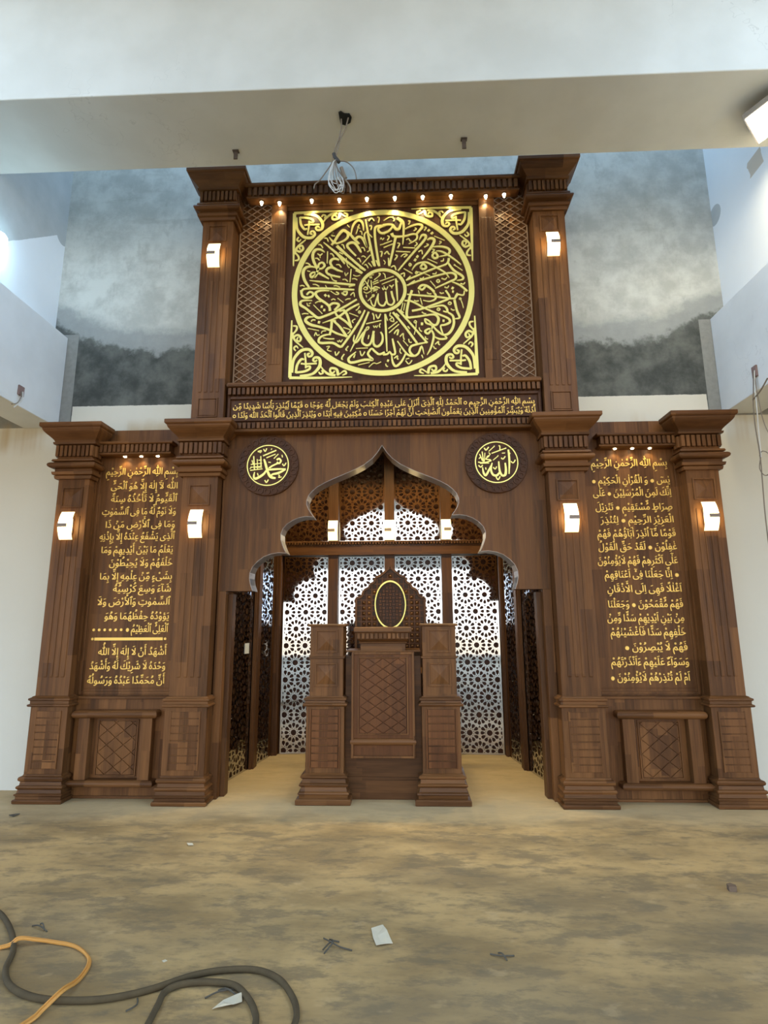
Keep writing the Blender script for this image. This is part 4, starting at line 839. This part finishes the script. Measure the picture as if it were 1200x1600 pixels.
def sheet(w, h, border=0.018):
    # a pierced steel sheet w x h in its own x,z plane, centred on x, resting on z=0
    vs, fs = [], []
    for p in [[(-w / 2, 0), (w / 2, 0), (w / 2, h), (-w / 2, h)]] + star_holes(-w / 2 + border, w / 2 - border, border, h - border):
        b = len(vs); vs += [Vector(q) for q in p]; fs.append(list(range(b, b + len(p))))
    R = delaunay_2d_cdt(vs, [], fs, 1, 1e-6); cv = R[0]; cf = [f for f, o in zip(R[2], R[5]) if list(o) == [0]]
    n = len(cv); faces = [tuple(f) for f in cf]; cnt = {}
    for f in faces:
        for k in range(len(f)): cnt.setdefault(tuple(sorted((f[k], f[k - 1]))), []).append((f[k - 1], f[k]))
    side = [(a, b, b + n, a + n) for e in cnt.values() if len(e) == 1 for a, b in e]
    me = bpy.data.meshes.new('sheet')
    me.from_pydata([(q[0], q[1], 0.0012) for q in cv] + [(q[0], q[1], -0.0012) for q in cv], [], faces + [tuple(k + n for k in reversed(f)) for f in faces] + side)
    me.materials.append(STEEL); me.update()
    return me
def screen(me, loc, rz, label, group, tilt=0.0):
    o = bpy.data.objects.new('pierced_screen', me); C.objects.link(o); o.location = loc
    o.rotation_euler = (H + tilt, 0, rz); tag(o, label, 'screen', group)
    return o
struct('trim_niche_back', MB().box(-1.60, 1.60, 2.022, 2.079, 0, 3.85), REDW)
SL = 0.169; sx_at = lambda y: 1.60 - (y - 0.58) * SL
for s, nm in ((-1, 'left'), (1, 'right')):
    struct('trim_niche_' + nm, MB().vprism([(s * 1.64, 0.472), (s * 1.614, 0.472), (s * (sx_at(0.58) + 0.014), 0.58), (s * (sx_at(2.022) + 0.014), 2.022), (s * 1.64, 2.022)], 0, 3.85), DARK)
struct('ceiling_niche', MB().box(-1.572, 1.572, 0.46, 2.022, 3.80, 3.85), DARK)
XB = ((-1.300, -0.748, 'far left'), (-0.618, -0.042, 'centre left'), (0.082, 0.660, 'centre right'), (0.784, 1.342, 'far right'))
TURN = {'far left': 0.07, 'centre left': 0.0, 'centre right': 0.0, 'far right': -0.07}
me_lo = sheet(0.556, 2.335); me_up = sheet(0.556, 1.27); me_sd = sheet(0.79, 3.78); me_sn = sheet(0.37, 3.78)
for x0, x1, nm in XB:
    screen(me_lo, ((x0 + x1) / 2, 1.995, 0.003), TURN[nm], 'pierced steel screen in the niche, %s of the lower row' % nm, 'lower pierced screens').scale.x = (x1 - x0) / 0.556
    screen(me_up, ((x0 + x1) / 2, 1.995, 2.515), TURN[nm], 'pierced steel screen above the cross beam, %s' % nm, 'upper pierced screens', 0.075).scale.x = (x1 - x0) / 0.556
for s, nm in ((-1, 'left'), (1, 'right')):
    for y0, y1, w in ((0.50, 1.285, 'nearest the arch'), (1.435, 1.80, 'deeper inside')):
        ym = (y0 + y1) / 2; me = me_sd if y1 - y0 > 0.5 else me_sn
        screen(me, (s * sx_at(ym), ym, 0.003), s * (math.atan(SL) - H), 'narrow pierced steel screen on the %s niche side, %s' % (nm, w), 'side pierced screens')
for x, nm in ((-0.683, 'left of the three'), (0.020, 'middle of the three'), (0.722, 'right of the three')):
    tag(build('niche_post', MB().box(x - 0.062, x + 0.062, 1.915, 2.0215, 0, 3.80), DARK, None, 0.004), 'dark upright post on the niche back wall, %s' % nm, 'post', 'niche back posts')
for s, nm in ((-1, 'left'), (1, 'right')):
    m = MB(); a, b = sorted((s * 1.335 + 0.015, s * 1.571)); m.box(a, b, 1.90, 2.0215, 0, 3.80)
    for k in range(4):
        xa = s * (1.37 + k * 0.05); m.box(xa - 0.012, xa + 0.012, 1.888, 1.901, 0, 3.80)
    tag(build('corner_post', m, DARK, None, 0.003), 'grooved dark post in the back %s corner of the niche' % nm, 'post', 'niche corner posts')
    for y0, y1, x, x2, w in ((0.349, 0.455, 1.435, 1.53, 'behind the arch'), (1.295, 1.425, 1.425, sx_at(1.29) - 0.004, 'midway to the back')):
        a, b = sorted((s * x, s * x2)); m = MB().box(a, b, y0, y1, 0, 1.80 if y0 < 0.5 else 3.80)
        if y0 > 0.5: c, d = sorted((s * (x + 0.022), s * x2)); m.box(c, d, y0 - 0.02, y0 + 0.001, 0, 3.80)
        tag(build('niche_post', m, WOODD, None, 0.004), 'dark upright post on the %s niche side, %s' % (nm, w), 'post', 'niche side posts')
tb = thing('cross_beam', 'dark dentilled cross beam halfway up the niche back wall', 'beam', (0.02, 1.9, 2.34))
build('beam', MB().box(-1.317, 1.347, 1.885, 2.006, 2.342, 2.470).box(-1.317, 1.347, 1.865, 2.006, 2.496, 2.512), DARKH, tb, 0.003)
dm = MB(); dentils(dm, -1.31, 1.34, 1.862, 1.89, 2.472, 2.495, 0.036, 0.012); build('dentil_band', dm, DARK, tb)
for x, nm in ((-0.683, 'left post'), (0.020, 'middle post'), (0.722, 'right post')):
    wall_lamp(x, 1.915, 2.648, 'lit patterned wall lamp on the %s inside the niche' % nm, 0.125, 0.118, SHADE2, 0.45, 'wall lamps inside the niche')
for i, (x, nm) in enumerate(((-1.15, 'far left'), (-0.52, 'left of centre'), (-0.20, 'near left of the arch tip'), (0.28, 'near right of the arch tip'), (0.60, 'right of centre'), (1.2, 'far right'))):
    t = thing('downlight', 'small lit downlight in the niche ceiling, %s' % nm, 'downlight', (x, 0.95, 3.8), 'niche ceiling downlights')
    build('trim_ring', MB().cone(x, 0.95, 3.790, 3.7995, 0.05, 0.052, 24), CHROME, t)
    build('bulb', MB().cone(x, 0.95, 3.780, 3.7905, 0.034, 0.036, 24), BULB, t)
    spot(t, x, 0.95, 3.775, NICHE_W, (0, 0.12, -1), 140)
# ------------------------------------------------------------------ pulpit
tp = thing('pulpit', 'carved teak pulpit with lattice front, two newel posts and pointed backrest', 'pulpit', (0, 0.2, 0))
NB = [(0, 0.062), (0.006, 0.070), (0.040, 0.070), (0.048, 0.062), (0.050, 0.040), (0.078, 0.044), (0.086, 0.054), (0.096, 0.050), (0.104, 0.034), (0.136, 0.026), (0.146, 0.040), (0.156, 0.046), (0.164, 0.040), (0.170, 0.022), (0.200, 0.018), (0.212, 0.034), (0.226, 0.034), (0.236, 0.012), (0.244, 0.002)]
for s in (-1, 1):
    cx = s * 0.512; hw = 0.168; y0, y1 = 0.185, 0.50
    n = build('newel_post', MB().box(cx - hw, cx + hw, y0, y1, 0.243, 0.805), WOOD, tp, 0.003)
    build('base_moulding', MB().stack(cx - hw, cx + hw, y0, y1, NB), WOODH, n)
    m = MB(); w = hw - 0.045
    for a, b in ((cx - w - 0.012, cx - w), (cx + w, cx + w + 0.012)): m.box(a, b, y0 - 0.016, y0, 0.285, 0.778)
    for k in range(8): m.box(cx - w + 0.006, cx + w - 0.006, y0 - 0.013, y0, 0.285 + k * 0.0615 + 0.005, 0.285 + (k + 1) * 0.0615 - 0.005)
    build('slat_panel', m, WOODB, n, 0.002)
    build('cap_moulding', MB().stack(cx - hw, cx + hw, y0, y1, [(0.795, 0.002), (0.802, 0.024), (0.812, 0.030), (0.822, 0.026), (0.828, 0.010), (0.846, 0.006), (0.852, 0.020), (0.868, 0.020), (0.874, 0.000), (0.882, -0.004)]), WOODH, n)
    u = hw - 0.018; ux = cx + s * -0.004
    build('upper_block', MB().box(ux - u, ux + u, y0 + 0.015, y1 - 0.015, 0.878, 1.492), WOOD, n, 0.003)
    build('block_moulding', MB().stack(ux - u, ux + u, y0 + 0.015, y1 - 0.015, [(1.206, 0.0), (1.210, 0.012), (1.222, 0.012), (1.226, 0.0)], True).stack(ux - u, ux + u, y0 + 0.015, y1 - 0.015, [(1.488, 0.0), (1.492, 0.020), (1.506, 0.022), (1.512, 0.014)], True), WOODH, n)
    for z0 in (0.965, 1.258):
        raised_block(n, ux, 0.205, z0, z0 + 0.205, y0 + 0.015)
g = build('gate_panel', MB().box(-0.282, 0.282, 0.225, 0.262, 0.52, 1.262).box(-0.282, 0.282, 0.235, 0.275, 0.36, 0.52), WOODB, tp, 0.003)
l = MB(); lozenges(l, -0.205, 0.205, 0.565, 1.205, 0.137, 0.0915, 0.07, 0.214, 0.226); build('carved_lattice', l, WOODB, g, 0.002)
fm = MB()
for q in ((-0.282, -0.262, 0.36, 1.262), (0.262, 0.282, 0.36, 1.262), (-0.262, 0.262, 1.240, 1.262), (-0.262, 0.262, 0.36, 0.378)): fm.box(q[0], q[1], 0.206, 0.226, q[2], q[3])
for q in ((-0.226, -0.214, 0.553, 1.217), (0.214, 0.226, 0.553, 1.217), (-0.214, 0.214, 0.553, 0.563), (-0.214, 0.214, 1.207, 1.217)): fm.box(q[0], q[1], 0.212, 0.226, q[2], q[3])
build('gate_frame', fm, WOOD, g, 0.003)
build('gate_rail', MB().stack(-0.262, 0.262, 0.232, 0.262, arc(0.462, 0.522, 0.0, 0.030, 6)), WOODH, g)
build('front_board', MB().box(-0.344, 0.344, 0.295, 0.325, 0.0, 0.185).box(-0.344, 0.344, 0.293, 0.325, 0.187, 0.40).box(-0.344, -0.282, 0.29, 0.325, 0.40, 1.225).box(0.282, 0.344, 0.29, 0.325, 0.40, 1.225), DARKH, tp, 0.002)
build('ledge', MB().box(-0.34, 0.34, 0.245, 0.60, 1.262, 1.276), WOODH, tp, 0.003)
lec = build('lectern', MB().stack(-0.205, 0.205, 0.265, 0.52, [(1.276, 0.0), (1.335, 0.0), (1.338, 0.012), (1.350, 0.014), (1.352, 0.004), (1.372, 0.030), (1.375, 0.022), (1.432, 0.030), (1.434, 0.050), (1.440, 0.058), (1.476, 0.058), (1.482, 0.052)], True), WOODH, tp)
dm = MB(); dentils(dm, -0.24, 0.24, 0.226, 0.245, 1.380, 1.428, 0.040, 0.014); build('dentil_band', dm, WOOD, lec, 0.001)
for s in (-1, 1):
    a, b = sorted((s * 0.665, s * 0.70)); build('side_panel', MB().box(a, b, 0.50, 1.46, 0.0, 0.52), WOOD, tp, 0.003)
    a, b = sorted((s * 0.35, s * 0.40)); build('side_rail', MB().box(a, b, 0.50, 1.30, 0.52, 1.05), WOOD, tp, 0.003)
build('platform', MB().box(-0.665, 0.665, 0.325, 1.46, 0.40, 0.44), WOODH, tp)
build('seat', MB().box(-0.345, 0.43, 0.95, 1.26, 0.44, 0.88), WOODH, tp, 0.005)
bx = 0.045
half = [(0.0, 2.135), (0.05, 2.09), (0.105, 2.045), (0.165, 2.02), (0.172, 1.985), (0.185, 1.965), (0.21, 1.955), (0.225, 1.945), (0.232, 1.918), (0.245, 1.905), (0.27, 1.895), (0.292, 1.88), (0.305, 1.85), (0.312, 1.822), (0.33, 1.806), (0.376, 1.800), (0.376, 0.60)]
OUT = [(bx - x, z) for x, z in half][::-1] + [(bx + x, z) for x, z in half[1:]]
bk = build('backrest', MB().prism(OUT, 1.215, 1.25), GROOVE, tp)
tm = MB()
for k in range(len(OUT) - 1):
    (xa, za), (xb, zb) = OUT[k], OUT[k + 1]; tm.ribbon([(xa, za - 0.012, 0.024), (xb, zb - 0.012, 0.024)], 1.196, 1.216)
build('border_trim', tm, WOOD, bk)
hw_at = lambda z: max([x for x, zz in half[1:] if zz > z] or [0.0]) if z < 2.0 else (2.112 - z) * 1.4
sq = MB()
for i in range(-6, 7):
    for j in range(14):
        x = i * 0.058; z = 1.27 + j * 0.058
        if abs(x) + 0.040 < hw_at(z + 0.045) and (x / 0.168) ** 2 + ((z - 1.713) / 0.262) ** 2 > 1.25: sq.pyramid(bx + x - 0.020, bx + x + 0.020, z - 0.020, z + 0.020, 1.2155, 0.020)
build('carved_grid', sq, BLOCK, bk)
gr = MB()
for i in range(-6, 8):
    x = (i - 0.5) * 0.058
    if abs(x) < 0.36: gr.box(bx + x - 0.005, bx + x + 0.005, 1.205, 1.2155, 1.20, min(2.05, [zz for xx, zz in half if xx >= abs(x)][0] - 0.03))
for j in range(15):
    z = 1.241 + j * 0.058; w = hw_at(z + 0.02) - 0.014
    if w > 0.02: gr.box(bx - w, bx + w, 1.206, 1.2155, z - 0.005, z + 0.005)
build('grid_bars', gr, WOODB, bk)
build('oval_inlay', MB().disc(bx, 1.713, 0.246, 1.200, 1.2155, 56, 0.155 / 0.246), GROOVE, bk)
wv = MB()
for i in range(-5, 6):
    for j in range(-7, 8):
        x, z = i * 0.036, j * 0.036
        if (abs(x) + 0.016) ** 2 / 0.150 ** 2 + (abs(z) + 0.016) ** 2 / 0.240 ** 2 < 1.0:
            if (i + j) % 2: wv.box(bx + x - 0.015, bx + x + 0.015, 1.186, 1.201, 1.713 + z - 0.009, 1.713 + z + 0.009)
            else: wv.box(bx + x - 0.009, bx + x + 0.009, 1.192, 1.201, 1.713 + z - 0.015, 1.713 + z + 0.015)
build('basket_weave', wv, WOODB, bk)
build('gold_oval', MB().ring(bx, 1.713, 0.262, 0.241, 1.176, 1.2155, 72, 0.172 / 0.262), GOLD, bk, 0.004)
# ------------------------------------------------------------------ ceiling beam fittings
o = build('junction_hole', MB().prism([(-0.052, 0), (-0.047, 0.055), (-0.008, 0.068), (0.036, 0.045), (0.05, 0.0), (0.036, -0.036), (-0.008, -0.04), (-0.034, -0.063), (-0.054, -0.054)], 0, 0.012), BLACK)  # flat black slab stands for the shade inside the hole
o.rotation_euler = (-H, 0, 0); o.location = (-0.241, -1.022, 5.6985)
tag(o, 'black ragged outlet hole in the underside of the ceiling beam', 'outlet hole')
WIRE = simple('wire_brown', (0.20, 0.16, 0.12), 0.6); WIREW = simple('wire_white', (0.62, 0.60, 0.55), 0.6); TAPE = simple('tape_black', (0.05, 0.045, 0.04), 0.6)
tw = thing('hanging_wires', 'tangle of loose electric wires hanging from the ceiling beam outlet', 'wires', (-0.247, -1.002, 5.682))
def curve(pts, n=6):
    out = []
    for i in range(len(pts) - 1):
        p0 = pts[max(i - 1, 0)]; p1 = pts[i]; p2 = pts[i + 1]; p3 = pts[min(i + 2, len(pts) - 1)]
        for k in range(n):
            t = k / n; out.append(tuple(0.5 * (2 * p1[d] + (p2[d] - p0[d]) * t + (2 * p0[d] - 5 * p1[d] + 4 * p2[d] - p3[d]) * t * t + (3 * p1[d] - p0[d] - 3 * p2[d] + p3[d]) * t ** 3) for d in range(3)))
    return out + [pts[-1]]
def wire(pts, r, m, parent, name='wire'): return build(name, MB().tube(curve(pts), r, 6), m, parent)
wire([(-0.279, -1.020, 5.696), (-0.279, -1.002, 5.619), (-0.301, -0.984, 5.529), (-0.337, -0.966, 5.439), (-0.346, -0.957, 5.368)], 0.006, WIRE, tw)
wire([(-0.216, -1.029, 5.696), (-0.247, -1.002, 5.601), (-0.288, -0.984, 5.529), (-0.315, -0.966, 5.439), (-0.333, -0.957, 5.368)], 0.006, WIRE, tw)
build('taped_joint', MB().tube([(-0.346, -0.957, 5.408), (-0.337, -0.957, 5.377), (-0.315, -0.957, 5.345), (-0.301, -0.957, 5.323)], 0.016, 8), TAPE, tw)
wire([(-0.355, -0.957, 5.395), (-0.360, -0.957, 5.323), (-0.418, -0.939, 5.242), (-0.467, -0.921, 5.188), (-0.508, -0.912, 5.156), (-0.517, -0.912, 5.116)], 0.005, WIRE, tw)
wire([(-0.315, -0.957, 5.332), (-0.247, -0.957, 5.327), (-0.193, -0.939, 5.296), (-0.166, -0.930, 5.242), (-0.157, -0.921, 5.188)], 0.005, WIRE, tw)
wire([(-0.337, -0.957, 5.341), (-0.310, -0.948, 5.260), (-0.256, -0.930, 5.188), (-0.211, -0.921, 5.116), (-0.207, -0.921, 5.053)], 0.007, WIRE, tw)
for k in range(9):
    a = random.uniform(-0.13, 0.06); q = random.uniform(-0.05, 0.05)
    wire([(-0.324, -0.957, 5.350), (-0.310 + a * 0.4, -0.957 + q, 5.278), (-0.274 + a, -0.939 + q, 5.170), (-0.250 + a * 0.7, -0.930, 5.09 + random.uniform(-0.04, 0.05)), (-0.247 + a * 0.3, -0.921 - q, 5.116), (-0.256 + a * 0.5, -0.930, 5.206)], 0.0032, WIREW if k % 3 else WIRE, tw)
build('taped_joint', MB().tube([(-0.283, -0.948, 5.278), (-0.265, -0.939, 5.224), (-0.247, -0.930, 5.188)], 0.016, 8), WIRE, tw)
for x, y, lab in ((-1.265, -0.72, 'bent iron tab sticking down from the beam, left of the hanging wires'), (0.775, -0.76, 'iron tab sticking down from the beam, right of the hanging wires')):
    m = MB().box(x - 0.018, x + 0.018, y - 0.006, y + 0.006, 5.60 if x > 0 else 5.615, 5.699).box(x - 0.028, x + 0.028, y - 0.02, y + 0.02, 5.690, 5.6995)
    tag(build('iron_tab', m, BRACKET, None, 0.002), lab, 'iron tab', 'iron tabs under the beam')
tfl = thing('floodlight', 'bright square floodlight hanging by the ceiling beam at the upper right', 'floodlight', (3.3, -0.9, 5.6))
P1 = Vector((3.04, -1.0, 5.55)); ex = Vector((0.70, 0.70, 0.10)).normalized(); ey = Vector((0.62, -0.76, 0.15)).normalized(); ez = ex.cross(ey).normalized()
def slab(o, lx, ly, d0, d1):
    m = MB()
    for d in (d0, d1): m.v += [tuple(o + ez * d), tuple(o + ex * lx + ez * d), tuple(o + ex * lx + ey * ly + ez * d), tuple(o + ey * ly + ez * d)]
    m.f += [(0, 3, 2, 1), (4, 5, 6, 7), (0, 1, 5, 4), (1, 2, 6, 5), (2, 3, 7, 6), (3, 0, 4, 7)]; return m
sg = -1 if ez.z > 0 else 1
build('housing', slab(P1 - ex * 0.015 - ey * 0.015, 0.43, 0.43, 0.0, -sg * 0.05), CHROME, tfl, 0.004)
build('lit_panel', slab(P1, 0.40, 0.40, sg * 0.004, 0.0), FLOOD, tfl)
build('bracket', MB().tube([tuple(P1 + ex * 0.2 + ey * 0.2 + Vector((0, 0, 0.04))), (3.42, -0.86, 5.62), (3.583, -0.84, 5.63)], 0.012, 8), BRACKET, tfl)
tl = thing('wall_bulb', 'glaring cool white lamp on the left wall at the frame edge', 'lamp', (-3.5, -0.5, 5.0))
bm_ = MB(); bm_.sm = True
for i in range(9):
    a = math.pi * i / 8; bm_.v += [(-3.49 + 0.075 * math.sin(a) * math.cos(2 * math.pi * k / 16), -0.56 + 0.075 * math.sin(a) * math.sin(2 * math.pi * k / 16), 5.0 + 0.075 * math.cos(a)) for k in range(16)]
for i in range(8):
    for k in range(16): bm_.f.append((i * 16 + k, i * 16 + (k + 1) % 16, (i + 1) * 16 + (k + 1) % 16, (i + 1) * 16 + k))
build('bulb', bm_, COOL, tl)
build('holder', MB().box(-3.584, -3.555, -0.60, -0.52, 4.96, 5.04).box(-3.56, -3.545, -0.58, -0.54, 4.98, 5.02), CHROME, tl)
# ------------------------------------------------------------------ outlets on the side beams
SOCK = simple('raw_socket_box', (0.23, 0.15, 0.13), 0.8, 0.0, 0.3, 30.0)
tag(build('socket_box', MB().box(-3.431, -3.415, -0.16, -0.08, 3.655, 3.755), SOCK, None, 0.006), 'open brown socket box in the left side beam', 'socket box', 'socket boxes')
wl = thing('loose_wire', 'two short loose wires below the left beam socket', 'wire', (-3.41, -0.12, 3.66))
wire([(-3.412, -0.11, 3.70), (-3.40, -0.12, 3.62), (-3.405, -0.15, 3.57), (-3.40, -0.22, 3.50)], 0.005, WIREW, wl); wire([(-3.412, -0.13, 3.69), (-3.395, -0.15, 3.63), (-3.40, -0.18, 3.56), (-3.40, -0.25, 3.52)], 0.004, WIRE, wl)
tag(build('socket_box', MB().box(-3.60, -3.5, -0.42, -0.37, 3.51, 3.5545), SOCK, None, 0.006), 'small dark fitting under the left side beam', 'socket box', 'socket boxes')
tag(build('socket_box', MB().box(3.414, 3.431, -0.13, -0.06, 3.70, 3.81), SOCK, None, 0.006), 'open brown socket box in the right side beam', 'socket box', 'socket boxes')
wr = thing('dangling_cable', 'bundle of thin black wires dangling from the right beam socket', 'cable', (3.4, -0.08, 3.7))
wire([(3.412, -0.09, 3.75), (3.40, -0.08, 3.60), (3.395, -0.06, 3.48), (3.39, -0.05, 3.26), (3.39, -0.06, 2.97), (3.39, -0.04, 2.70), (3.39, -0.02, 2.46), (3.39, -0.01, 2.15)], 0.005, WIRE, wr)
wire([(3.412, -0.11, 3.76), (3.395, -0.11, 3.60), (3.39, -0.11, 3.45), (3.39, -0.09, 3.20), (3.39, -0.075, 2.95)], 0.005, WIREW, wr)
wire([(3.412, -0.10, 3.74), (3.395, -0.13, 3.58), (3.39, -0.15, 3.40), (3.39, -0.17, 3.25), (3.39, -0.22, 3.12), (3.39, -0.30, 3.02)], 0.004, WIRE, wr)
wire([(3.395, -0.06, 3.50), (3.39, -0.12, 3.51), (3.39, -0.20, 3.54), (3.39, -0.30, 3.60)], 0.007, WIRE, wr)
wire([(3.39, -0.07, 2.96), (3.39, -0.03, 2.86), (3.39, -0.09, 2.78), (3.39, -0.17, 2.80), (3.39, -0.18, 2.94), (3.39, -0.10, 3.0), (3.39, -0.05, 2.97)], 0.004, WIRE, wr)
# ------------------------------------------------------------------ floor clutter
tag(build('paper_label', MB().vprism([(-1.5085, 1.085), (-1.4905, 1.185), (-1.4935, 1.1855), (-1.5115, 1.0855)], 1.20, 1.31), simple('label_paper', (0.62, 0.58, 0.50), 0.7)), 'small pale paper label stuck on the left niche side screen', 'label')
HOSE = simple('black_rubber', (0.085, 0.058, 0.028), 0.95, 0.0, 0.3, 20.0); ORANGE = simple('orange_rubber', (0.60, 0.27, 0.06), 0.5); PAPER = simple('paper_scrap', (0.60, 0.52, 0.38), 0.8, 0.0, 0.1, 15.0)
SCRAP = simple('dark_scrap', (0.09, 0.075, 0.055), 0.8, 0.0, 0.3, 40.0)
hz = 0.0135
tag(build('cable', MB().tube(curve([(x, y, hz) for x, y in ((-2.20, -1.60), (-1.971, -1.735), (-1.791, -1.904), (-1.666, -2.066), (-1.599, -2.211), (-1.501, -2.32), (-1.372, -2.386), (-1.235, -2.409), (-1.054, -2.396), (-0.895, -2.335), (-0.743, -2.231), (-0.615, -2.187), (-0.472, -2.182), (-0.358, -2.242), (-0.281, -2.345), (-0.241, -2.44), (-0.235, -2.53), (-0.27, -2.70), (-0.36, -2.85), (-0.52, -2.90), (-0.70, -2.84), (-0.80, -2.70), (-0.80, -2.55), (-0.811, -2.42), (-0.816, -2.341), (-0.762, -2.289), (-0.643, -2.272), (-0.54, -2.291), (-0.466, -2.358), (-0.41, -2.445), (-0.383, -2.54), (-0.38, -2.80), (-0.45, -3.3), (-0.60, -3.9))], 8), 0.013, 10), HOSE), 'thick black cable looping across the bare floor at the lower left', 'cable')
oc = thing('orange_cord', 'twin orange cord curling over the black cable at the lower left corner', 'cord', (-1.3, -2.2, 0))
OP = [(-2.1, -2.10, 0.008), (-1.758, -2.026, 0.008), (-1.68, -1.995, 0.034), (-1.62, -1.978, 0.020), (-1.541, -1.971, 0.008), (-1.408, -2.005, 0.008), (-1.302, -2.081, 0.008), (-1.254, -2.154, 0.008), (-1.237, -2.268, 0.012), (-1.241, -2.374, 0.034), (-1.268, -2.460, 0.016), (-1.289, -2.527, 0.008), (-1.40, -2.75, 0.008)]
OP[2] = (-1.69, -2.0, 0.034)
wire(OP, 0.0065, ORANGE, oc, 'cord'); wire([(x + 0.013, y - 0.012, z) for x, y, z in OP], 0.0065, ORANGE, oc, 'cord')
def scrap(name, pts, z, h, mat, label, cat, curl=0.012):
    m = MB(); n = len(pts); random.seed(len(label))
    zs = [z + random.uniform(0, curl) for _ in pts]
    m.v += [(x, y, a) for (x, y), a in zip(pts, zs)] + [(x, y, a + h) for (x, y), a in zip(pts, zs)]
    m.f += [tuple(range(n)), tuple(range(2 * n - 1, n - 1, -1))] + [(i, n + i, n + (i + 1) % n, (i + 1) % n) for i in range(n)]
    return tag(build(name, m, mat), label, cat)
scrap('paper_scrap', [(0.02, -1.822), (0.045, -1.80), (0.077, -1.79), (0.10, -1.85), (0.132, -1.933), (0.095, -1.95), (0.053, -1.963), (0.035, -1.90)], 0.001, 0.002, PAPER, 'pale paper scrap lying on the floor in front of the pulpit', 'paper', 0.02)
scrap('paper_scrap', [(-0.584, -2.43), (-0.555, -2.385), (-0.511, -2.331), (-0.49, -2.345), (-0.477, -2.382), (-0.505, -2.41), (-0.54, -2.42)], 0.001, 0.002, PAPER, 'pale paper scrap inside the loop of the black cable', 'paper', 0.02)
def twigs(segs, label):
    t = thing('debris', label, 'debris', (segs[0][0][0], segs[0][0][1], 0), 'floor debris')
    for k, s in enumerate(segs): build('strand', MB().tube(curve([(x, y, z) for x, y, z in s]), 0.0035, 5), SCRAP, t)
twigs([[(-0.21, -1.90, 0.004), (-0.17, -1.96, 0.02), (-0.12, -1.98, 0.008), (-0.06, -2.0, 0.004)], [(-0.20, -2.0, 0.004), (-0.165, -1.955, 0.018), (-0.13, -1.93, 0.004)], [(-0.18, -1.91, 0.004), (-0.155, -1.965, 0.022), (-0.19, -2.03, 0.004)]], 'dry twisted wire scrap on the floor left of the paper scrap')
twigs([[(-1.73, -1.83, 0.004), (-1.68, -1.85, 0.015), (-1.62, -1.88, 0.004)], [(-1.70, -1.81, 0.004), (-1.67, -1.84, 0.02), (-1.64, -1.87, 0.004)]], 'small dark scrap on the floor above the orange cord')
twigs([[(-0.64, -2.36, 0.004), (-0.59, -2.33, 0.012), (-0.53, -2.30, 0.004)], [(-0.60, -2.31, 0.004), (-0.56, -2.315, 0.014), (-0.50, -2.35, 0.004)]], 'dark twig beside the paper scrap inside the black cable loop')
twigs([[(-0.92, -2.37, 0.004), (-0.90, -2.42, 0.01), (-0.93, -2.45, 0.004)]], 'dark sliver on the floor under the black cable arc')
twigs([[(0.63, -2.0, 0.004), (0.645, -2.03, 0.016), (0.66, -2.06, 0.004)], [(0.59, -2.01, 0.004), (0.64, -2.035, 0.01), (0.70, -2.02, 0.004)]], 'tiny curled scrap on the floor right of centre')
scrap('pebble', [(2.055, -1.345), (2.06, -1.31), (2.085, -1.30), (2.105, -1.325), (2.095, -1.352)], 0.0, 0.028, simple('brown_stone', (0.17, 0.11, 0.07), 0.8), 'small brown lump on the floor at the right', 'pebble', 0.0)
scrap('paper_scrap', [(-0.932, -2.105), (-0.92, -2.095), (-0.907, -2.104), (-0.918, -2.116)], 0.001, 0.002, PAPER, 'tiny white fleck on the floor above the black cable', 'paper', 0.0)
scrap('paper_scrap', [(-1.345, -0.745), (-1.31, -0.735), (-1.29, -0.765), (-1.325, -0.77)], 0.001, 0.003, PAPER, 'tiny pale chip on the floor before the left inner column', 'paper', 0.01)
scrap('debris_chip', [(-3.02, -0.20), (-2.99, -0.16), (-2.95, -0.17), (-2.97, -0.22)], 0.001, 0.006, SCRAP, 'dark chip on the floor below the far left column', 'debris', 0.01)
bpy.data.objects.remove(_fo)
